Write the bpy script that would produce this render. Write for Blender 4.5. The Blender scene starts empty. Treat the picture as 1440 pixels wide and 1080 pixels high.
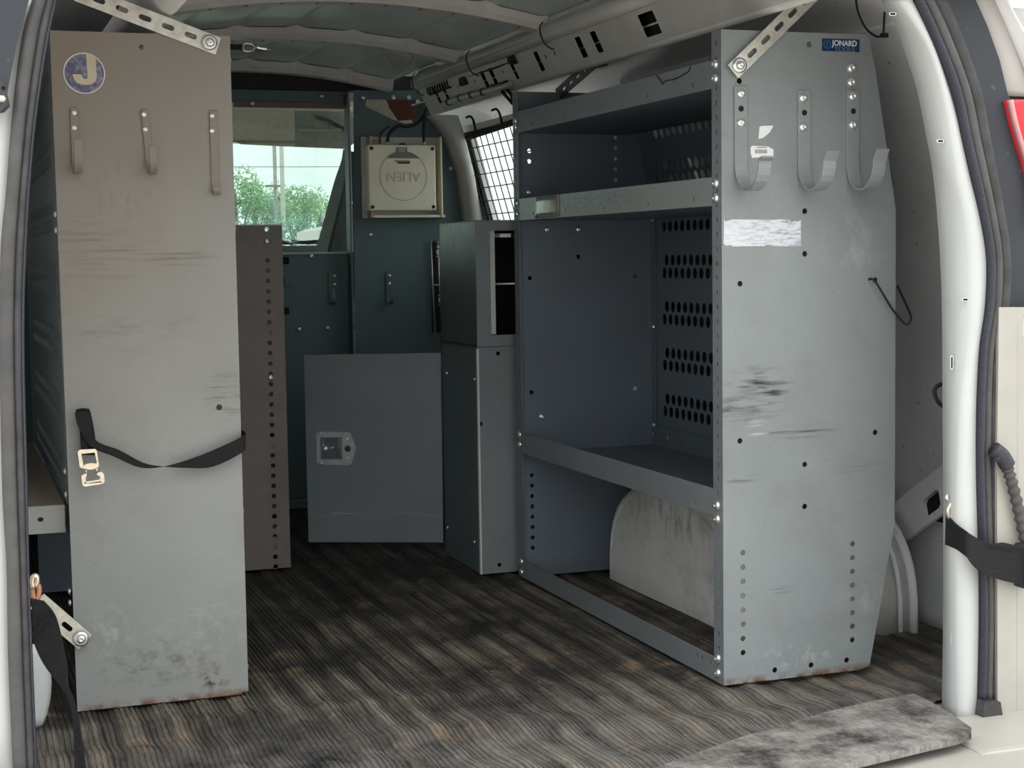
import bpy, bmesh, math, random
from mathutils import Vector, Matrix
random.seed(4)
SC = bpy.context.scene
COL = SC.collection
PI = math.pi

# ------------------------------------------------------------------ camera, sky, exposure
cam = bpy.data.objects.new('camera', bpy.data.cameras.new('camera'))
COL.objects.link(cam)
cam.data.sensor_width = 36.0
cam.data.lens = 56.1601
cam.data.clip_start = 0.05
cam.data.clip_end = 500
_r = [[0.941739, 0.040653, -0.333879], [-0.336024, 0.070402, -0.939219], [-0.014676, 0.99669, 0.07996]]
cam.matrix_world = Matrix.Translation((0, 0, 0.7802)) @ Matrix(_r).to_4x4()
SC.camera = cam

w = bpy.data.worlds.new('overcast sky'); SC.world = w; w.use_nodes = True
nt = w.node_tree; nt.nodes.clear()
_o = nt.nodes.new('ShaderNodeOutputWorld'); _b = nt.nodes.new('ShaderNodeBackground')
_g = nt.nodes.new('ShaderNodeTexCoord'); _s = nt.nodes.new('ShaderNodeSeparateXYZ')
_c = nt.nodes.new('ShaderNodeValToRGB')
nt.links.new(_g.outputs['Generated'], _s.inputs[0]); nt.links.new(_s.outputs['Z'], _c.inputs[0])
_c.color_ramp.elements[0].position = 0.0; _c.color_ramp.elements[0].color = (0.50, 0.54, 0.545, 1)
_c.color_ramp.elements[1].position = 1.0; _c.color_ramp.elements[1].color = (1.0, 1.0, 1.0, 1)
nt.links.new(_c.outputs[0], _b.inputs[0]); _b.inputs[1].default_value = 2.95
nt.links.new(_b.outputs[0], _o.inputs[0])

sun = bpy.data.objects.new('hazy sun', bpy.data.lights.new('hazy sun', 'SUN'))
sun.data.energy = 0.25; sun.data.angle = math.radians(40); sun.data.color = (1.0, 0.96, 0.9)
sun.rotation_euler = (math.radians(52), 0, math.radians(-12))
COL.objects.link(sun)

SC.view_settings.view_transform = 'Standard'
SC.view_settings.look = 'None'
SC.view_settings.gamma = 1.0
SC.view_settings.use_curve_mapping = False
SC.view_settings.exposure = 0.1

# ------------------------------------------------------------------ materials
class NB:
    def __init__(s, name):
        s.m = bpy.data.materials.new(name); s.m.use_nodes = True
        s.t = s.m.node_tree; s.t.nodes.clear()
        s.out = s.n('ShaderNodeOutputMaterial'); s.b = s.n('ShaderNodeBsdfPrincipled')
        s.l(s.b.outputs[0], s.out.inputs[0])
        s.pos = s.n('ShaderNodeNewGeometry').outputs['Position']
    def n(s, t, **k):
        x = s.t.nodes.new(t)
        for a, v in k.items(): setattr(x, a, v)
        return x
    def l(s, a, b): s.t.links.new(a, b)
    def v(s, sock, val):
        if hasattr(val, 'links'): s.l(val, sock)
        else: sock.default_value = val
    def mapping(s, scale=(1, 1, 1), loc=(0, 0, 0), rot=(0, 0, 0), src=None):
        x = s.n('ShaderNodeMapping'); s.l(src or s.pos, x.inputs[0])
        x.inputs['Scale'].default_value = scale; x.inputs['Location'].default_value = loc; x.inputs['Rotation'].default_value = rot
        return x.outputs[0]
    def noise(s, scale, detail=4, rough=.6, vec=None):
        x = s.n('ShaderNodeTexNoise'); s.l(vec or s.pos, x.inputs['Vector'])
        x.inputs['Scale'].default_value = scale; x.inputs['Detail'].default_value = detail; x.inputs['Roughness'].default_value = rough
        return x.outputs['Fac']
    def ramp(s, f, a, b, lo=0., hi=1.):
        x = s.n('ShaderNodeMapRange'); s.v(x.inputs[0], f)
        x.inputs[1].default_value = a; x.inputs[2].default_value = b; x.inputs[3].default_value = lo; x.inputs[4].default_value = hi
        return x.outputs[0]
    def math(s, op, a, b=0.):
        x = s.n('ShaderNodeMath', operation=op); s.v(x.inputs[0], a); s.v(x.inputs[1], b); return x.outputs[0]
    def mix(s, f, a, b):
        x = s.n('ShaderNodeMix', data_type='RGBA'); s.v(x.inputs[0], f)
        for i, c in ((6, a), (7, b)):
            if hasattr(c, 'links'): s.l(c, x.inputs[i])
            else: x.inputs[i].default_value = (*c[:3], 1)
        return x.outputs[2]
    def blob(s, c, r):
        """soft ellipsoid mask round world point c with radii r"""
        x = s.n('ShaderNodeVectorMath', operation='SUBTRACT'); s.l(s.pos, x.inputs[0]); x.inputs[1].default_value = c
        y = s.n('ShaderNodeVectorMath', operation='DIVIDE'); s.l(x.outputs[0], y.inputs[0]); y.inputs[1].default_value = r
        z = s.n('ShaderNodeVectorMath', operation='LENGTH'); s.l(y.outputs[0], z.inputs[0])
        return s.ramp(z.outputs['Value'], 1.0, 0.35)
    def bump(s, h, dist, strength=1.0):
        x = s.n('ShaderNodeBump'); s.v(x.inputs['Height'], h)
        x.inputs['Distance'].default_value = dist; x.inputs['Strength'].default_value = strength
        s.l(x.outputs[0], s.b.inputs['Normal'])
    def fin(s, col, rough=.5, metal=0., spec=.5):
        if hasattr(col, 'links'): s.l(col, s.b.inputs['Base Color'])
        else: s.b.inputs['Base Color'].default_value = (*col, 1)
        s.v(s.b.inputs['Roughness'], rough); s.v(s.b.inputs['Metallic'], metal)
        s.b.inputs['Specular IOR Level'].default_value = spec
        return s.m

def plain(name, col, rough=.5, metal=0., spec=.5, var=.12, scale=14.):
    b = NB(name)
    f = b.noise(scale)
    c = b.mix(b.ramp(f, .3, .7), tuple(x * (1 - var) for x in col), tuple(min(1, x * (1 + var)) for x in col))
    return b.fin(c, rough, metal, spec)

def paint(name, col, rough=.5, dirt=(.12, .1, .08), damt=.25, scuffs=(), rust=None, spec=.4, extra=None):
    """grey shelf enamel: cloudy tone, specks, localised scuffs (centre, radii, stretch, colour, amount)"""
    b = NB(name)
    c = b.mix(b.ramp(b.noise(3.0, 3), .3, .7), tuple(x * .9 for x in col), tuple(x * 1.1 for x in col))
    sp = b.ramp(b.noise(230., 2, .5), .66, .74)
    c = b.mix(b.math('MULTIPLY', sp, .35), c, dirt)
    d = b.ramp(b.noise(7., 6, .7), .5, .8)
    c = b.mix(b.math('MULTIPLY', d, damt), c, dirt)
    for (ctr, rad, st, scol, amt) in scuffs:
        m = b.blob(ctr, rad)
        nz = b.ramp(b.noise(1.0, 5, .65, vec=b.mapping(scale=st)), .48, .66)
        c = b.mix(b.math('MULTIPLY', b.math('MULTIPLY', m, nz), amt), c, scol)
    if extra: c = extra(b, c)
    b.bump(b.noise(900., 2), .0002, .3)
    return b.fin(c, rough, 0., spec)

GREY = (.235, .255, .258)
DARKS = (.03, .03, .03); PALE = (.55, .56, .55)
def panel_rust(b, c):
    z = b.n('ShaderNodeSeparateXYZ'); b.l(b.pos, z.inputs[0])
    low = b.ramp(z.outputs['Z'], .015, .0)
    nz = b.ramp(b.noise(38., 4), .42, .6)
    return b.mix(b.math('MULTIPLY', low, nz), c, (.13, .045, .012))
def left_reflection(b, c):  # brown reflection on the upper left panel, painted into its colour
    z = b.n('ShaderNodeSeparateXYZ'); b.l(b.pos, z.inputs[0])
    m = b.math('MULTIPLY', b.ramp(z.outputs['Z'], .30, 1.0), b.ramp(z.outputs['X'], .55, .25, .45, 1.))
    c = b.mix(b.math('MULTIPLY', m, .8), c, (.205, .16, .118))
    return panel_rust(b, c)
HS = (9, 30, 150)
M_RPANEL = paint('grey enamel right panel', GREY, .45, scuffs=[
    ((1.375, 2.548, .53), (.085, .05, .055), (14, 30, 110), DARKS, 1.),
    ((1.34, 2.548, .50), (.075, .05, .03), (12, 30, 130), DARKS, .9),
    ((1.45, 2.548, .453), (.10, .05, .014), HS, DARKS, .75),
    ((1.375, 2.548, .465), (.03, .05, .02), HS, PALE, .8),
    ((1.39, 2.548, .165), (.07, .05, .016), HS, DARKS, .95),
    ((1.34, 2.548, .377), (.05, .05, .012), HS, DARKS, .7),
    ((1.56, 2.548, .39), (.09, .05, .02), HS, DARKS, .45),
    ((1.60, 2.548, .14), (.08, .05, .05), (40, 30, 40), PALE, .25),
    ((1.45, 2.548, .04), (.12, .05, .03), (60, 30, 60), PALE, .35),
    ((1.57, 2.548, .80), (.08, .05, .08), (30, 30, 20), PALE, .25)], extra=panel_rust)
M_LPANEL = paint('grey enamel left panel', (.235, .24, .232), .45, scuffs=[
    ((.26, 2.83, .80), (.12, .05, .07), HS, DARKS, .7),
    ((.29, 2.83, .90), (.07, .05, .06), (60, 30, 30), DARKS, .5),
    ((.40, 2.83, .785), (.07, .05, .018), HS, DARKS, .8),
    ((.30, 2.83, .66), (.16, .05, .05), (12, 30, 60), DARKS, .3),
    ((.47, 2.83, .54), (.05, .05, .05), HS, DARKS, .7),
    ((.25, 2.83, .13), (.05, .05, .06), (50, 30, 40), PALE, .3),
    ((.33, 2.83, .07), (.12, .05, .05), (40, 30, 60), DARKS, .5),
    ((.43, 2.83, .035), (.035, .05, .03), (70, 30, 70), (.05, .03, .02), 1.),
    ((.40, 2.83, .12), (.12, .05, .1), (50, 30, 50), PALE, .15)], extra=left_reflection)
M_SHELF = paint('grey enamel shelf shaded', (.125, .150, .180), .42, damt=.3)  # enamel darkened and cooled: shade inside the unit put into the colour
M_LIP = paint('grey enamel front edge lit', (.185, .203, .212), .42, damt=.3)  # lighter copy of the shelf enamel, painted as lit for front-facing sheets
M_DENT = paint('grey enamel dented lip', (.25, .265, .26), .3, scuffs=[
    ((1.30, 3.45, .89), (.05, .12, .03), (80, 80, 80), (.42, .40, .33), .8),
    ((1.30, 3.2, .89), (.05, .35, .03), (30, 30, 160), DARKS, .5)])
M_DARKP = paint('dark grey enamel', (.115, .145, .152), .5, damt=.35)
M_TEAL = paint('blue grey enamel partition', (.105, .155, .165), .5, damt=.25)
M_BROWN = paint('brown stained grey enamel', (.17, .145, .13), .5, dirt=(.07, .045, .03), damt=.5)
M_DOOR = paint('slate enamel door', (.155, .178, .19), .5, scuffs=[((1.0, 4.0, .105), (.25, .3, .008), (9, 9, 200), PALE, .5)])
M_BRONZE = paint('greenish dark enamel with painted sheen', (.10, .12, .115), .33, scuffs=[((1.222, 3.85, .84), (.05, .13, .05), (20, 50, 15), (.38, .34, .22), .8)])  # pale sheen near the top is painted into the colour
M_WHITE = plain('white body paint', (.50, .51, .50), .35, spec=.5, var=.04, scale=5)
def spots(name, col, rough):
    b = NB(name)
    c = b.mix(b.ramp(b.noise(5, 3), .3, .7), tuple(x * .93 for x in col), tuple(x * 1.05 for x in col))
    c = b.mix(b.math('MULTIPLY', b.ramp(b.noise(60, 3), .68, .74), .6), c, (.12, .11, .1))
    return b.fin(c, rough)
M_WALL = spots('primed inner wall', (.86, .85, .86), .45)
M_ARCH = paint('dusty white wheel arch', (.76, .75, .71), .5, dirt=(.1, .07, .05), damt=.5, scuffs=[((1.55, 3.2, .2), (.2, .3, .06), (40, 40, 14), (.1, .08, .06), .8)])
M_ROOF = plain('primer grey roof skin', (.55, .61, .60), .38, var=.12, scale=3)
M_BOW = plain('primer roof bow', (.56, .54, .52), .5, var=.1, scale=6)
M_STEEL = plain('zinc steel', (.60, .57, .50), .38, metal=.75, var=.2, scale=60)
M_BOLT = plain('bright zinc bolt', (.8, .8, .78), .28, metal=.85, var=.1, scale=200)
M_BRASS = plain('warm nickel buckle', (.70, .60, .48), .3, metal=.8, var=.1, scale=100)
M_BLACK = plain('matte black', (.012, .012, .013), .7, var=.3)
M_HOLE = plain('hole shadow black', (.008, .008, .009), .9)  # near-black colour standing for the shade in holes, slots and cavities
M_RUBBER = plain('grey rubber seal', (.066, .062, .062), .6, var=.25, scale=20)
M_RUBBERD = plain('dark rubber seal bulb', (.03, .032, .045), .55, var=.4, scale=300)
M_RUBBERM = plain('dusty black rubber seal', (.040, .038, .040), .65, var=.4, scale=25)
def web():
    b = NB('black webbing')
    wv = b.n('ShaderNodeTexWave'); wv.inputs['Scale'].default_value = 260; b.l(b.pos, wv.inputs[0])
    b.bump(wv.outputs['Fac'], .0006, .6)
    c = b.mix(b.ramp(b.noise(300, 2), .3, .7), (.006, .006, .007), (.016, .016, .018))
    return b.fin(c, .75, 0, .3)
M_WEB = web()
M_CREAM = plain('aged cream paint', (.385, .368, .33), .45, var=.07, scale=9)
M_TRIMB = spots('dusty black trim', (.022, .026, .034), .5)
M_TAN = plain('shaded silver beige paint', (.40, .37, .35), .5, var=.05)
M_RED = plain('red tail lamp lens', (.62, .035, .05), .18, var=.1)
M_READER = paint('beige powder coated housing', (.86, .80, .63), .45, dirt=(.1, .08, .05), damt=.12)
M_COPPER = plain('copper tinted strip', (.55, .36, .27), .35, metal=.4)
M_GREYLBL = plain('grey label', (.17, .20, .19), .5)
M_BEIGE = plain('beige headliner cloth', (.74, .68, .57), .85, var=.12, scale=60)
M_GREENG = plain('grey green cloth', (.33, .36, .31), .8, var=.2, scale=40)
M_MAROON = plain('rust red cloth', (.16, .05, .035), .8)
M_DASH = plain('blue grey dashboard', (.06, .085, .095), .6, var=.4, scale=30)
M_SEAT = plain('charcoal seat cloth', (.03, .035, .036), .85, var=.3, scale=60)
M_SEATL = plain('light grey seat trim', (.20, .225, .205), .7, var=.2, scale=30)
M_LEAF = plain('pale green leaves', (.20, .36, .17), .6, var=.4, scale=2)
M_LEAFB = plain('blue green leaves', (.14, .27, .22), .6, var=.35, scale=2)
M_BARK = plain('weathered wood', (.22, .19, .17), .8, var=.2)
M_GROUND = plain('pale dusty lot', (.52, .49, .44), .9, var=.15, scale=1.5)
M_PAPER = plain('white sticker', (.78, .78, .76), .5, var=.03)
M_INK = plain('black ink', (.03, .03, .03), .6)
M_BLUE = plain('dark blue sticker', (.006, .028, .085), .4, var=.2, scale=60)
M_BLUEL = plain('mid blue print', (.03, .14, .36), .4)
M_SILV = plain('pale print', (.55, .6, .68), .4)
M_DIM = plain('faded print', (.13, .20, .30), .4)
def badge_m():
    b = NB('faded blue badge')
    c = b.mix(b.ramp(b.noise(90, 4), .42, .6), (.06, .06, .14), (.20, .19, .22))
    return b.fin(c, .4)
M_BADGE = badge_m()
M_BADGEC = plain('cream print', (.50, .42, .30), .5)
M_BADGEW = plain('off white print', (.60, .56, .52), .5)
def torn_m():
    b = NB('scratched white sticker')
    m = b.mapping(scale=(40, 40, 190))
    n = b.ramp(b.noise(1.0, 6, .8, vec=m), .47, .60)
    side = b.n('ShaderNodeSeparateXYZ'); b.l(b.pos, side.inputs[0])
    n = b.math('MULTIPLY', n, b.ramp(side.outputs['X'], 1.33, 1.43, .35, 1.))
    c = b.mix(n, (.66, .67, .70), (.27, .30, .38))
    return b.fin(c, .5)
M_TORN = torn_m()
def floor_m(name, worn, ribs=True, dust=(.17, .16, .15), damt=.8):
    b = NB(name)
    c = b.mix(b.ramp(b.noise(4, 5), .35, .65), (.016, .0155, .016), (.036, .034, .032))
    st = b.noise(1.0, 5, .7, vec=b.mapping(scale=(55, 1.8, 8)))
    pt = b.ramp(b.noise(3.1, 5, .65), .38, .60)
    z = b.n('ShaderNodeSeparateXYZ'); b.l(b.pos, z.inputs[0])
    # wear sits on the crests of the corrugations
    cr = b.ramp(b.math('COSINE', b.math('MULTIPLY', z.outputs['X'], 2 * PI / .068)), -.8, .6, .42 if ribs else 1., 1.0)
    near = b.ramp(z.outputs['Y'], 4.4, 3.2, .15, 1.0)
    f = b.math('MULTIPLY', b.math('MULTIPLY', b.math('MULTIPLY', b.ramp(st, .36, .56), pt), near), cr)
    c = b.mix(b.math('MULTIPLY', f, worn), c, (.235, .205, .165))
    p2 = b.math('MULTIPLY', b.ramp(b.noise(7.5, 5, .75), .55, .66), b.ramp(st, .36, .58))
    c = b.mix(b.math('MULTIPLY', b.math('MULTIPLY', p2, b.math('MULTIPLY', near, cr)), .9 * worn), c, (.30, .20, .125))
    g = b.ramp(z.outputs['Y'], 2.75, 2.35)
    c = b.mix(b.math('MULTIPLY', b.math('MULTIPLY', g, b.ramp(b.noise(11, 6, .75), .36, .62)), damt), c, dust)
    fine = b.ramp(b.noise(1.0, 3, .8, vec=b.mapping(scale=(420, 40, 40))), .35, .65, .72, 1.25)
    m = b.n('ShaderNodeMix', data_type='RGBA'); m.blend_type = 'MULTIPLY'; m.inputs[0].default_value = 1.
    b.l(c, m.inputs[6]); cc = b.n('ShaderNodeCombineColor'); [b.l(fine, cc.inputs[k]) for k in range(3)]; b.l(cc.outputs[0], m.inputs[7]); c = m.outputs[2]
    sp = b.ramp(b.noise(150, 2), .69, .74)
    c = b.mix(b.math('MULTIPLY', sp, .6), c, (.38, .33, .26))
    b.bump(b.noise(120, 4, .7), .0015, .5)
    return b.fin(c, .72, 0, .3)
M_FLOOR = floor_m('worn ribbed rubber mat', 1.0)
M_SILL = floor_m('dusty rubber threshold', .5, False, (.27, .26, .24), .95)
def sill_x(b):
    return b
def glass(name, tint, dirt=.06, dcol=(.8, .95, .9)):
    b = NB(name)
    tr = b.n('ShaderNodeBsdfTransparent'); tr.inputs[0].default_value = (*tint, 1)
    gl = b.n('ShaderNodeBsdfGlossy'); gl.inputs['Roughness'].default_value = .03
    lw = b.n('ShaderNodeLayerWeight'); lw.inputs[0].default_value = .5
    fr = b.math('ADD', b.math('MULTIPLY', b.math('POWER', lw.outputs['Facing'], 5.), .7), .04)
    df = b.n('ShaderNodeBsdfDiffuse'); df.inputs[0].default_value = (*dcol, 1)
    m1 = b.n('ShaderNodeMixShader'); b.l(fr, m1.inputs[0]); b.l(tr.outputs[0], m1.inputs[1]); b.l(gl.outputs[0], m1.inputs[2])
    m2 = b.n('ShaderNodeMixShader'); b.l(b.ramp(b.noise(3, 5, .7), .3, .8, dirt * .5, dirt * 1.8), m2.inputs[0])
    b.l(m1.outputs[0], m2.inputs[1]); b.l(df.outputs[0], m2.inputs[2]); b.l(m2.outputs[0], b.out.inputs[0])
    return b.m
M_GLASSG = glass('green tinted windshield', (.84, .97, .92), .16, (.6, .8, .8))  # bluish haze: smears plus the dashboard's reflection painted into the glass
M_PANE = glass('hazy plastic pane', (.92, .95, .92), .05)
M_SIDEG = glass('side window glass', (.93, .97, .95), .03)

# ------------------------------------------------------------------ mesh helpers
def origin(o):
    v = Vector((0, 0, 0))
    while o is not None:
        v += o.location; o = o.parent
    return v
def tag(o, label=None, cat=None, group=None, kind=None):
    if label: o['label'] = label
    if cat: o['category'] = cat
    if group: o['group'] = group
    if kind: o['kind'] = kind
    return o
def thing(name, label, cat, loc=(0, 0, 0), group=None):
    o = bpy.data.objects.new(name, None); COL.objects.link(o); o.location = loc
    o.empty_display_size = .05
    return tag(o, label, cat, group)
def link(name, me, mat, parent=None, loc=None):
    o = bpy.data.objects.new(name, me); COL.objects.link(o)
    if mat is not None and not me.materials: me.materials.append(mat)
    if parent is not None: o.parent = parent
    if loc is not None: o.location = Vector(loc) - (origin(parent) if parent else Vector((0, 0, 0)))
    return o
def mesh(name, verts, faces, mat, parent=None, smooth=False, at=None):
    """verts in world metres; the object's origin sits at its parent's (or at 'at')"""
    og = origin(parent) if parent else Vector(at) if at else Vector((0, 0, 0))
    me = bpy.data.meshes.new(name)
    me.from_pydata([tuple(Vector(v) - og) for v in verts], [], faces)
    me.validate(); 
    if smooth:
        for p in me.polygons: p.use_smooth = True
    me.update()
    o = link(name, me, mat, parent)
    if not parent: o.location = og
    return o
def from_bm(name, bm, mat, parent=None, smooth=False):
    og = origin(parent) if parent else Vector((0, 0, 0))
    bmesh.ops.translate(bm, verts=bm.verts, vec=-og)
    me = bpy.data.meshes.new(name); bm.to_mesh(me); bm.free()
    if smooth:
        for p in me.polygons: p.use_smooth = True
    return link(name, me, mat, parent)
def bmbox(bm, x0, x1, y0, y1, z0, z1, bev=0, rot=None, seg=1):
    m = Matrix.Translation(((x0 + x1) / 2, (y0 + y1) / 2, (z0 + z1) / 2))
    if rot: m = m @ rot
    m = m @ Matrix.Diagonal((abs(x1 - x0), abs(y1 - y0), abs(z1 - z0), 1))
    r = bmesh.ops.create_cube(bm, size=1, matrix=m)
    if bev:
        es = set()
        for v in r['verts']: es.update(v.link_edges)
        bmesh.ops.bevel(bm, geom=list(es), offset=bev, segments=seg, affect='EDGES', profile=.6)
def box(name, x0, x1, y0, y1, z0, z1, mat, parent=None, bev=.0008, rot=None, seg=1):
    bm = bmesh.new(); bmbox(bm, x0, x1, y0, y1, z0, z1, bev, rot, seg)
    return from_bm(name, bm, mat, parent)
def boxes(name, lst, mat, parent=None, bev=.0006):
    bm = bmesh.new()
    for b in lst: bmbox(bm, *b, bev)
    return from_bm(name, bm, mat, parent)
def circ(x, z, r, n=12, ry=None):
    ry = ry or r
    return [(x + r * math.cos(2 * PI * k / n), z + ry * math.sin(2 * PI * k / n)) for k in range(n)]
def slot(x, z, l, r, ang=0, n=6):
    """capsule of length l (centre to centre) and radius r turned by ang"""
    pts = []
    for k in range(n + 1): a = -PI / 2 + PI * k / n; pts.append((l / 2 + r * math.cos(a), r * math.sin(a)))
    for k in range(n + 1): a = PI / 2 + PI * k / n; pts.append((-l / 2 + r * math.cos(a), r * math.sin(a)))
    c, s = math.cos(ang), math.sin(ang)
    return [(x + a * c - b * s, z + a * s + b * c) for a, b in pts]
def rrect(x0, x1, z0, z1, r, n=4):
    pts = []
    for cx, cz, a0 in ((x1 - r, z0 + r, -PI / 2), (x1 - r, z1 - r, 0), (x0 + r, z1 - r, PI / 2), (x0 + r, z0 + r, PI)):
        for k in range(n + 1):
            a = a0 + PI / 2 * k / n; pts.append((cx + r * math.cos(a), cz + r * math.sin(a)))
    return pts
def area(p): return sum(p[i][0] * p[(i + 1) % len(p)][1] - p[(i + 1) % len(p)][0] * p[i][1] for i in range(len(p)))
def plate(name, outer, holes, th, O, U, V, mat, parent=None, bev=0):
    """flat sheet with real holes: outline in the (U, V) plane through O, thickness th along U x V"""
    cu = bpy.data.curves.new(name + '_outline', 'CURVE'); cu.dimensions = '2D'; cu.fill_mode = 'BOTH'
    cu.extrude = th / 2
    if bev: cu.bevel_depth = bev; cu.bevel_resolution = 1; cu.offset = -bev
    for k, poly in enumerate([outer] + list(holes)):
        if (area(poly) > 0) == (k > 0): poly = list(reversed(poly))
        sp = cu.splines.new('POLY'); sp.points.add(len(poly) - 1)
        for i, (x, y) in enumerate(poly): sp.points[i].co = (x, y, 0, 1)
        sp.use_cyclic_u = True
    tmp = bpy.data.objects.new('outline', cu); COL.objects.link(tmp)
    me = bpy.data.meshes.new_from_object(tmp)
    bpy.data.objects.remove(tmp); bpy.data.curves.remove(cu)
    me.name = name; me.materials.clear()
    U = Vector(U).normalized(); V = Vector(V).normalized(); W = U.cross(V)
    og = origin(parent) if parent else Vector((0, 0, 0))
    o0 = Vector(O) - og
    for v in me.vertices: v.co = o0 + U * v.co.x + V * v.co.y + W * (v.co.z + th / 2)
    return link(name, me, mat, parent)
X3, Y3, Z3 = (1, 0, 0), (0, 1, 0), (0, 0, 1)
def plateXZ(name, outer, holes, th, y, mat, parent=None):   # thickness grows towards -Y from y... outline in (x, z)
    return plate(name, outer, holes, th, (0, y, 0), X3, Z3, mat, parent)
def plateYZ(name, outer, holes, th, x, mat, parent=None):   # outline in (y, z), thickness towards +X
    return plate(name, outer, holes, th, (x, 0, 0), Y3, Z3, mat, parent)
def catmull(pts, n=6, closed=False):
    P = [Vector(p) for p in pts]; out = []; m = len(P)
    rng = range(m if closed else m - 1)
    for i in rng:
        if closed: a, b, c, d = P[i - 1], P[i], P[(i + 1) % m], P[(i + 2) % m]
        else: a, b, c, d = P[max(i - 1, 0)], P[i], P[i + 1], P[min(i + 2, m - 1)]
        for k in range(n):
            t = k / n
            out.append(.5 * ((2 * b) + (c - a) * t + (2 * a - 5 * b + 4 * c - d) * t * t + (3 * b - a - 3 * c + d) * t ** 3))
    if not closed: out.append(P[-1])
    return out
def tube(name, pts, r, mat, parent=None, seg=8, n=5, closed=False, rfun=None, at=None):
    P = catmull(pts, n, closed) if n > 1 else [Vector(p) for p in pts]
    verts, faces = [], []; m = len(P); up = None
    for i, p in enumerate(P):
        if closed: t = P[(i + 1) % m] - P[i - 1]
        else: t = P[min(i + 1, m - 1)] - P[max(i - 1, 0)]
        t.normalize()
        if up is None:
            up = Vector((0, 0, 1)) if abs(t.z) < .9 else Vector((1, 0, 0))
        up = (up - t * up.dot(t)).normalized(); s = t.cross(up)
        rr = rfun(i, m) if rfun else r
        for k in range(seg):
            a = 2 * PI * k / seg; verts.append(p + (up * math.cos(a) + s * math.sin(a)) * rr)
    for i in range(m if closed else m - 1):
        j = (i + 1) % m
        for k in range(seg):
            l = (k + 1) % seg; faces.append((i * seg + k, j * seg + k, j * seg + l, i * seg + l))
    if not closed:
        faces.append(tuple(range(seg))); faces.append(tuple(range((m - 1) * seg, m * seg))[::-1])
    return mesh(name, verts, faces, mat, parent, smooth=True)
def loft(name, rows, mat, parent=None, smooth=True, th=0, closeu=False):
    """rows: list of equal-length point lists"""
    nv = len(rows[0]); verts = [p for r in rows for p in r]; faces = []
    for i in range(len(rows) - 1):
        for k in range(nv if closeu else nv - 1):
            l = (k + 1) % nv; faces.append((i * nv + k, i * nv + l, (i + 1) * nv + l, (i + 1) * nv + k))
    o = mesh(name, verts, faces, mat, parent, smooth)
    if th:
        md = o.modifiers.new('thickness', 'SOLIDIFY'); md.thickness = th; md.offset = 0
    return o
def strip(name, L, R, th, mat, parent=None, n=5):
    """a band of cloth or metal between two edge lines"""
    A = catmull(L, n); B = catmull(R, n); m = len(A); ta, tb, ba, bb = [], [], [], []
    for i in range(m):
        t = (A[min(i + 1, m - 1)] + B[min(i + 1, m - 1)]) - (A[max(i - 1, 0)] + B[max(i - 1, 0)])
        nrm = t.cross(B[i] - A[i])
        if nrm.length < 1e-9: nrm = Vector((0, -1, 0))
        nrm.normalize(); nrm *= th / 2
        ta.append(A[i] + nrm); tb.append(B[i] + nrm); ba.append(A[i] - nrm); bb.append(B[i] - nrm)
    rows = [[ta[i], tb[i], bb[i], ba[i]] for i in range(m)]
    verts = [p for r in rows for p in r]; faces = []
    for i in range(m - 1):
        for k in range(4):
            l = (k + 1) % 4; faces.append((i * 4 + k, i * 4 + l, (i + 1) * 4 + l, (i + 1) * 4 + k))
    faces += [(0, 3, 2, 1), tuple((m - 1) * 4 + k for k in range(4))]
    return mesh(name, verts, faces, mat, parent)
def extrude_profile(name, prof, y0, y1, mat, parent=None, smooth=True, th=0, ny=2, skip=None):
    rows = [[(x, y0 + (y1 - y0) * j / (ny - 1), z) for x, z in prof] for j in range(ny)]
    return loft(name, rows, mat, parent, smooth, th)
def lathe_mesh(name, prof, seg=16):
    """profile of (radius, height) turned about local Z"""
    verts, faces = [], []
    for r, h in prof:
        for k in range(seg): a = 2 * PI * k / seg; verts.append((r * math.cos(a), r * math.sin(a), h))
    for i in range(len(prof) - 1):
        for k in range(seg):
            l = (k + 1) % seg; faces.append((i * seg + k, i * seg + l, (i + 1) * seg + l, (i + 1) * seg + k))
    faces.append(tuple(range((len(prof) - 1) * seg, len(prof) * seg)))
    me = bpy.data.meshes.new(name); me.from_pydata(verts, [], faces)
    for p in me.polygons[:-1]: p.use_smooth = True
    return me
# button head bolt with a hex socket, washer under it
BOLT = lathe_mesh('bolt', [(1.0, 0), (1.0, .12), (.96, .22), (.88, .40), (.68, .58), (.42, .68), (.36, .68), (.34, .45), (.001, .45)], 14)
BOLT.materials.append(M_BOLT)
HEX = lathe_mesh('hex_bolt', [(1.25, 0), (1.25, .12), (.95, .13), (.95, .62), (.80, .74), (.001, .76)], 6)
HEX.materials.append(M_STEEL)
def bolt(p, r, nrm, parent, me=None, name='bolt'):
    o = link(name, me or BOLT, None, parent, p)
    o.rotation_mode = 'QUATERNION'; o.rotation_quaternion = Vector(nrm).to_track_quat('Z', 'Y'); o.scale = (r, r, r)
    return o
def bm_text(name, s, size, O, U, V, mat, parent, ext=.0003, align='LEFT', sx=1.0, off=0.):
    cu = bpy.data.curves.new(name, 'FONT'); cu.body = s; cu.size = size; cu.extrude = ext; cu.align_x = align; cu.align_y = 'CENTER'
    cu.offset = off
    tmp = bpy.data.objects.new('lettering', cu); COL.objects.link(tmp)
    me = bpy.data.meshes.new_from_object(tmp); bpy.data.objects.remove(tmp)
    me.name = name; me.materials.clear()
    U = Vector(U).normalized(); V = Vector(V).normalized(); W = U.cross(V); o0 = Vector(O) - origin(parent)
    for v in me.vertices: v.co = o0 + U * v.co.x * sx + V * v.co.y + W * v.co.z
    return link(name, me, mat, parent)

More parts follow.
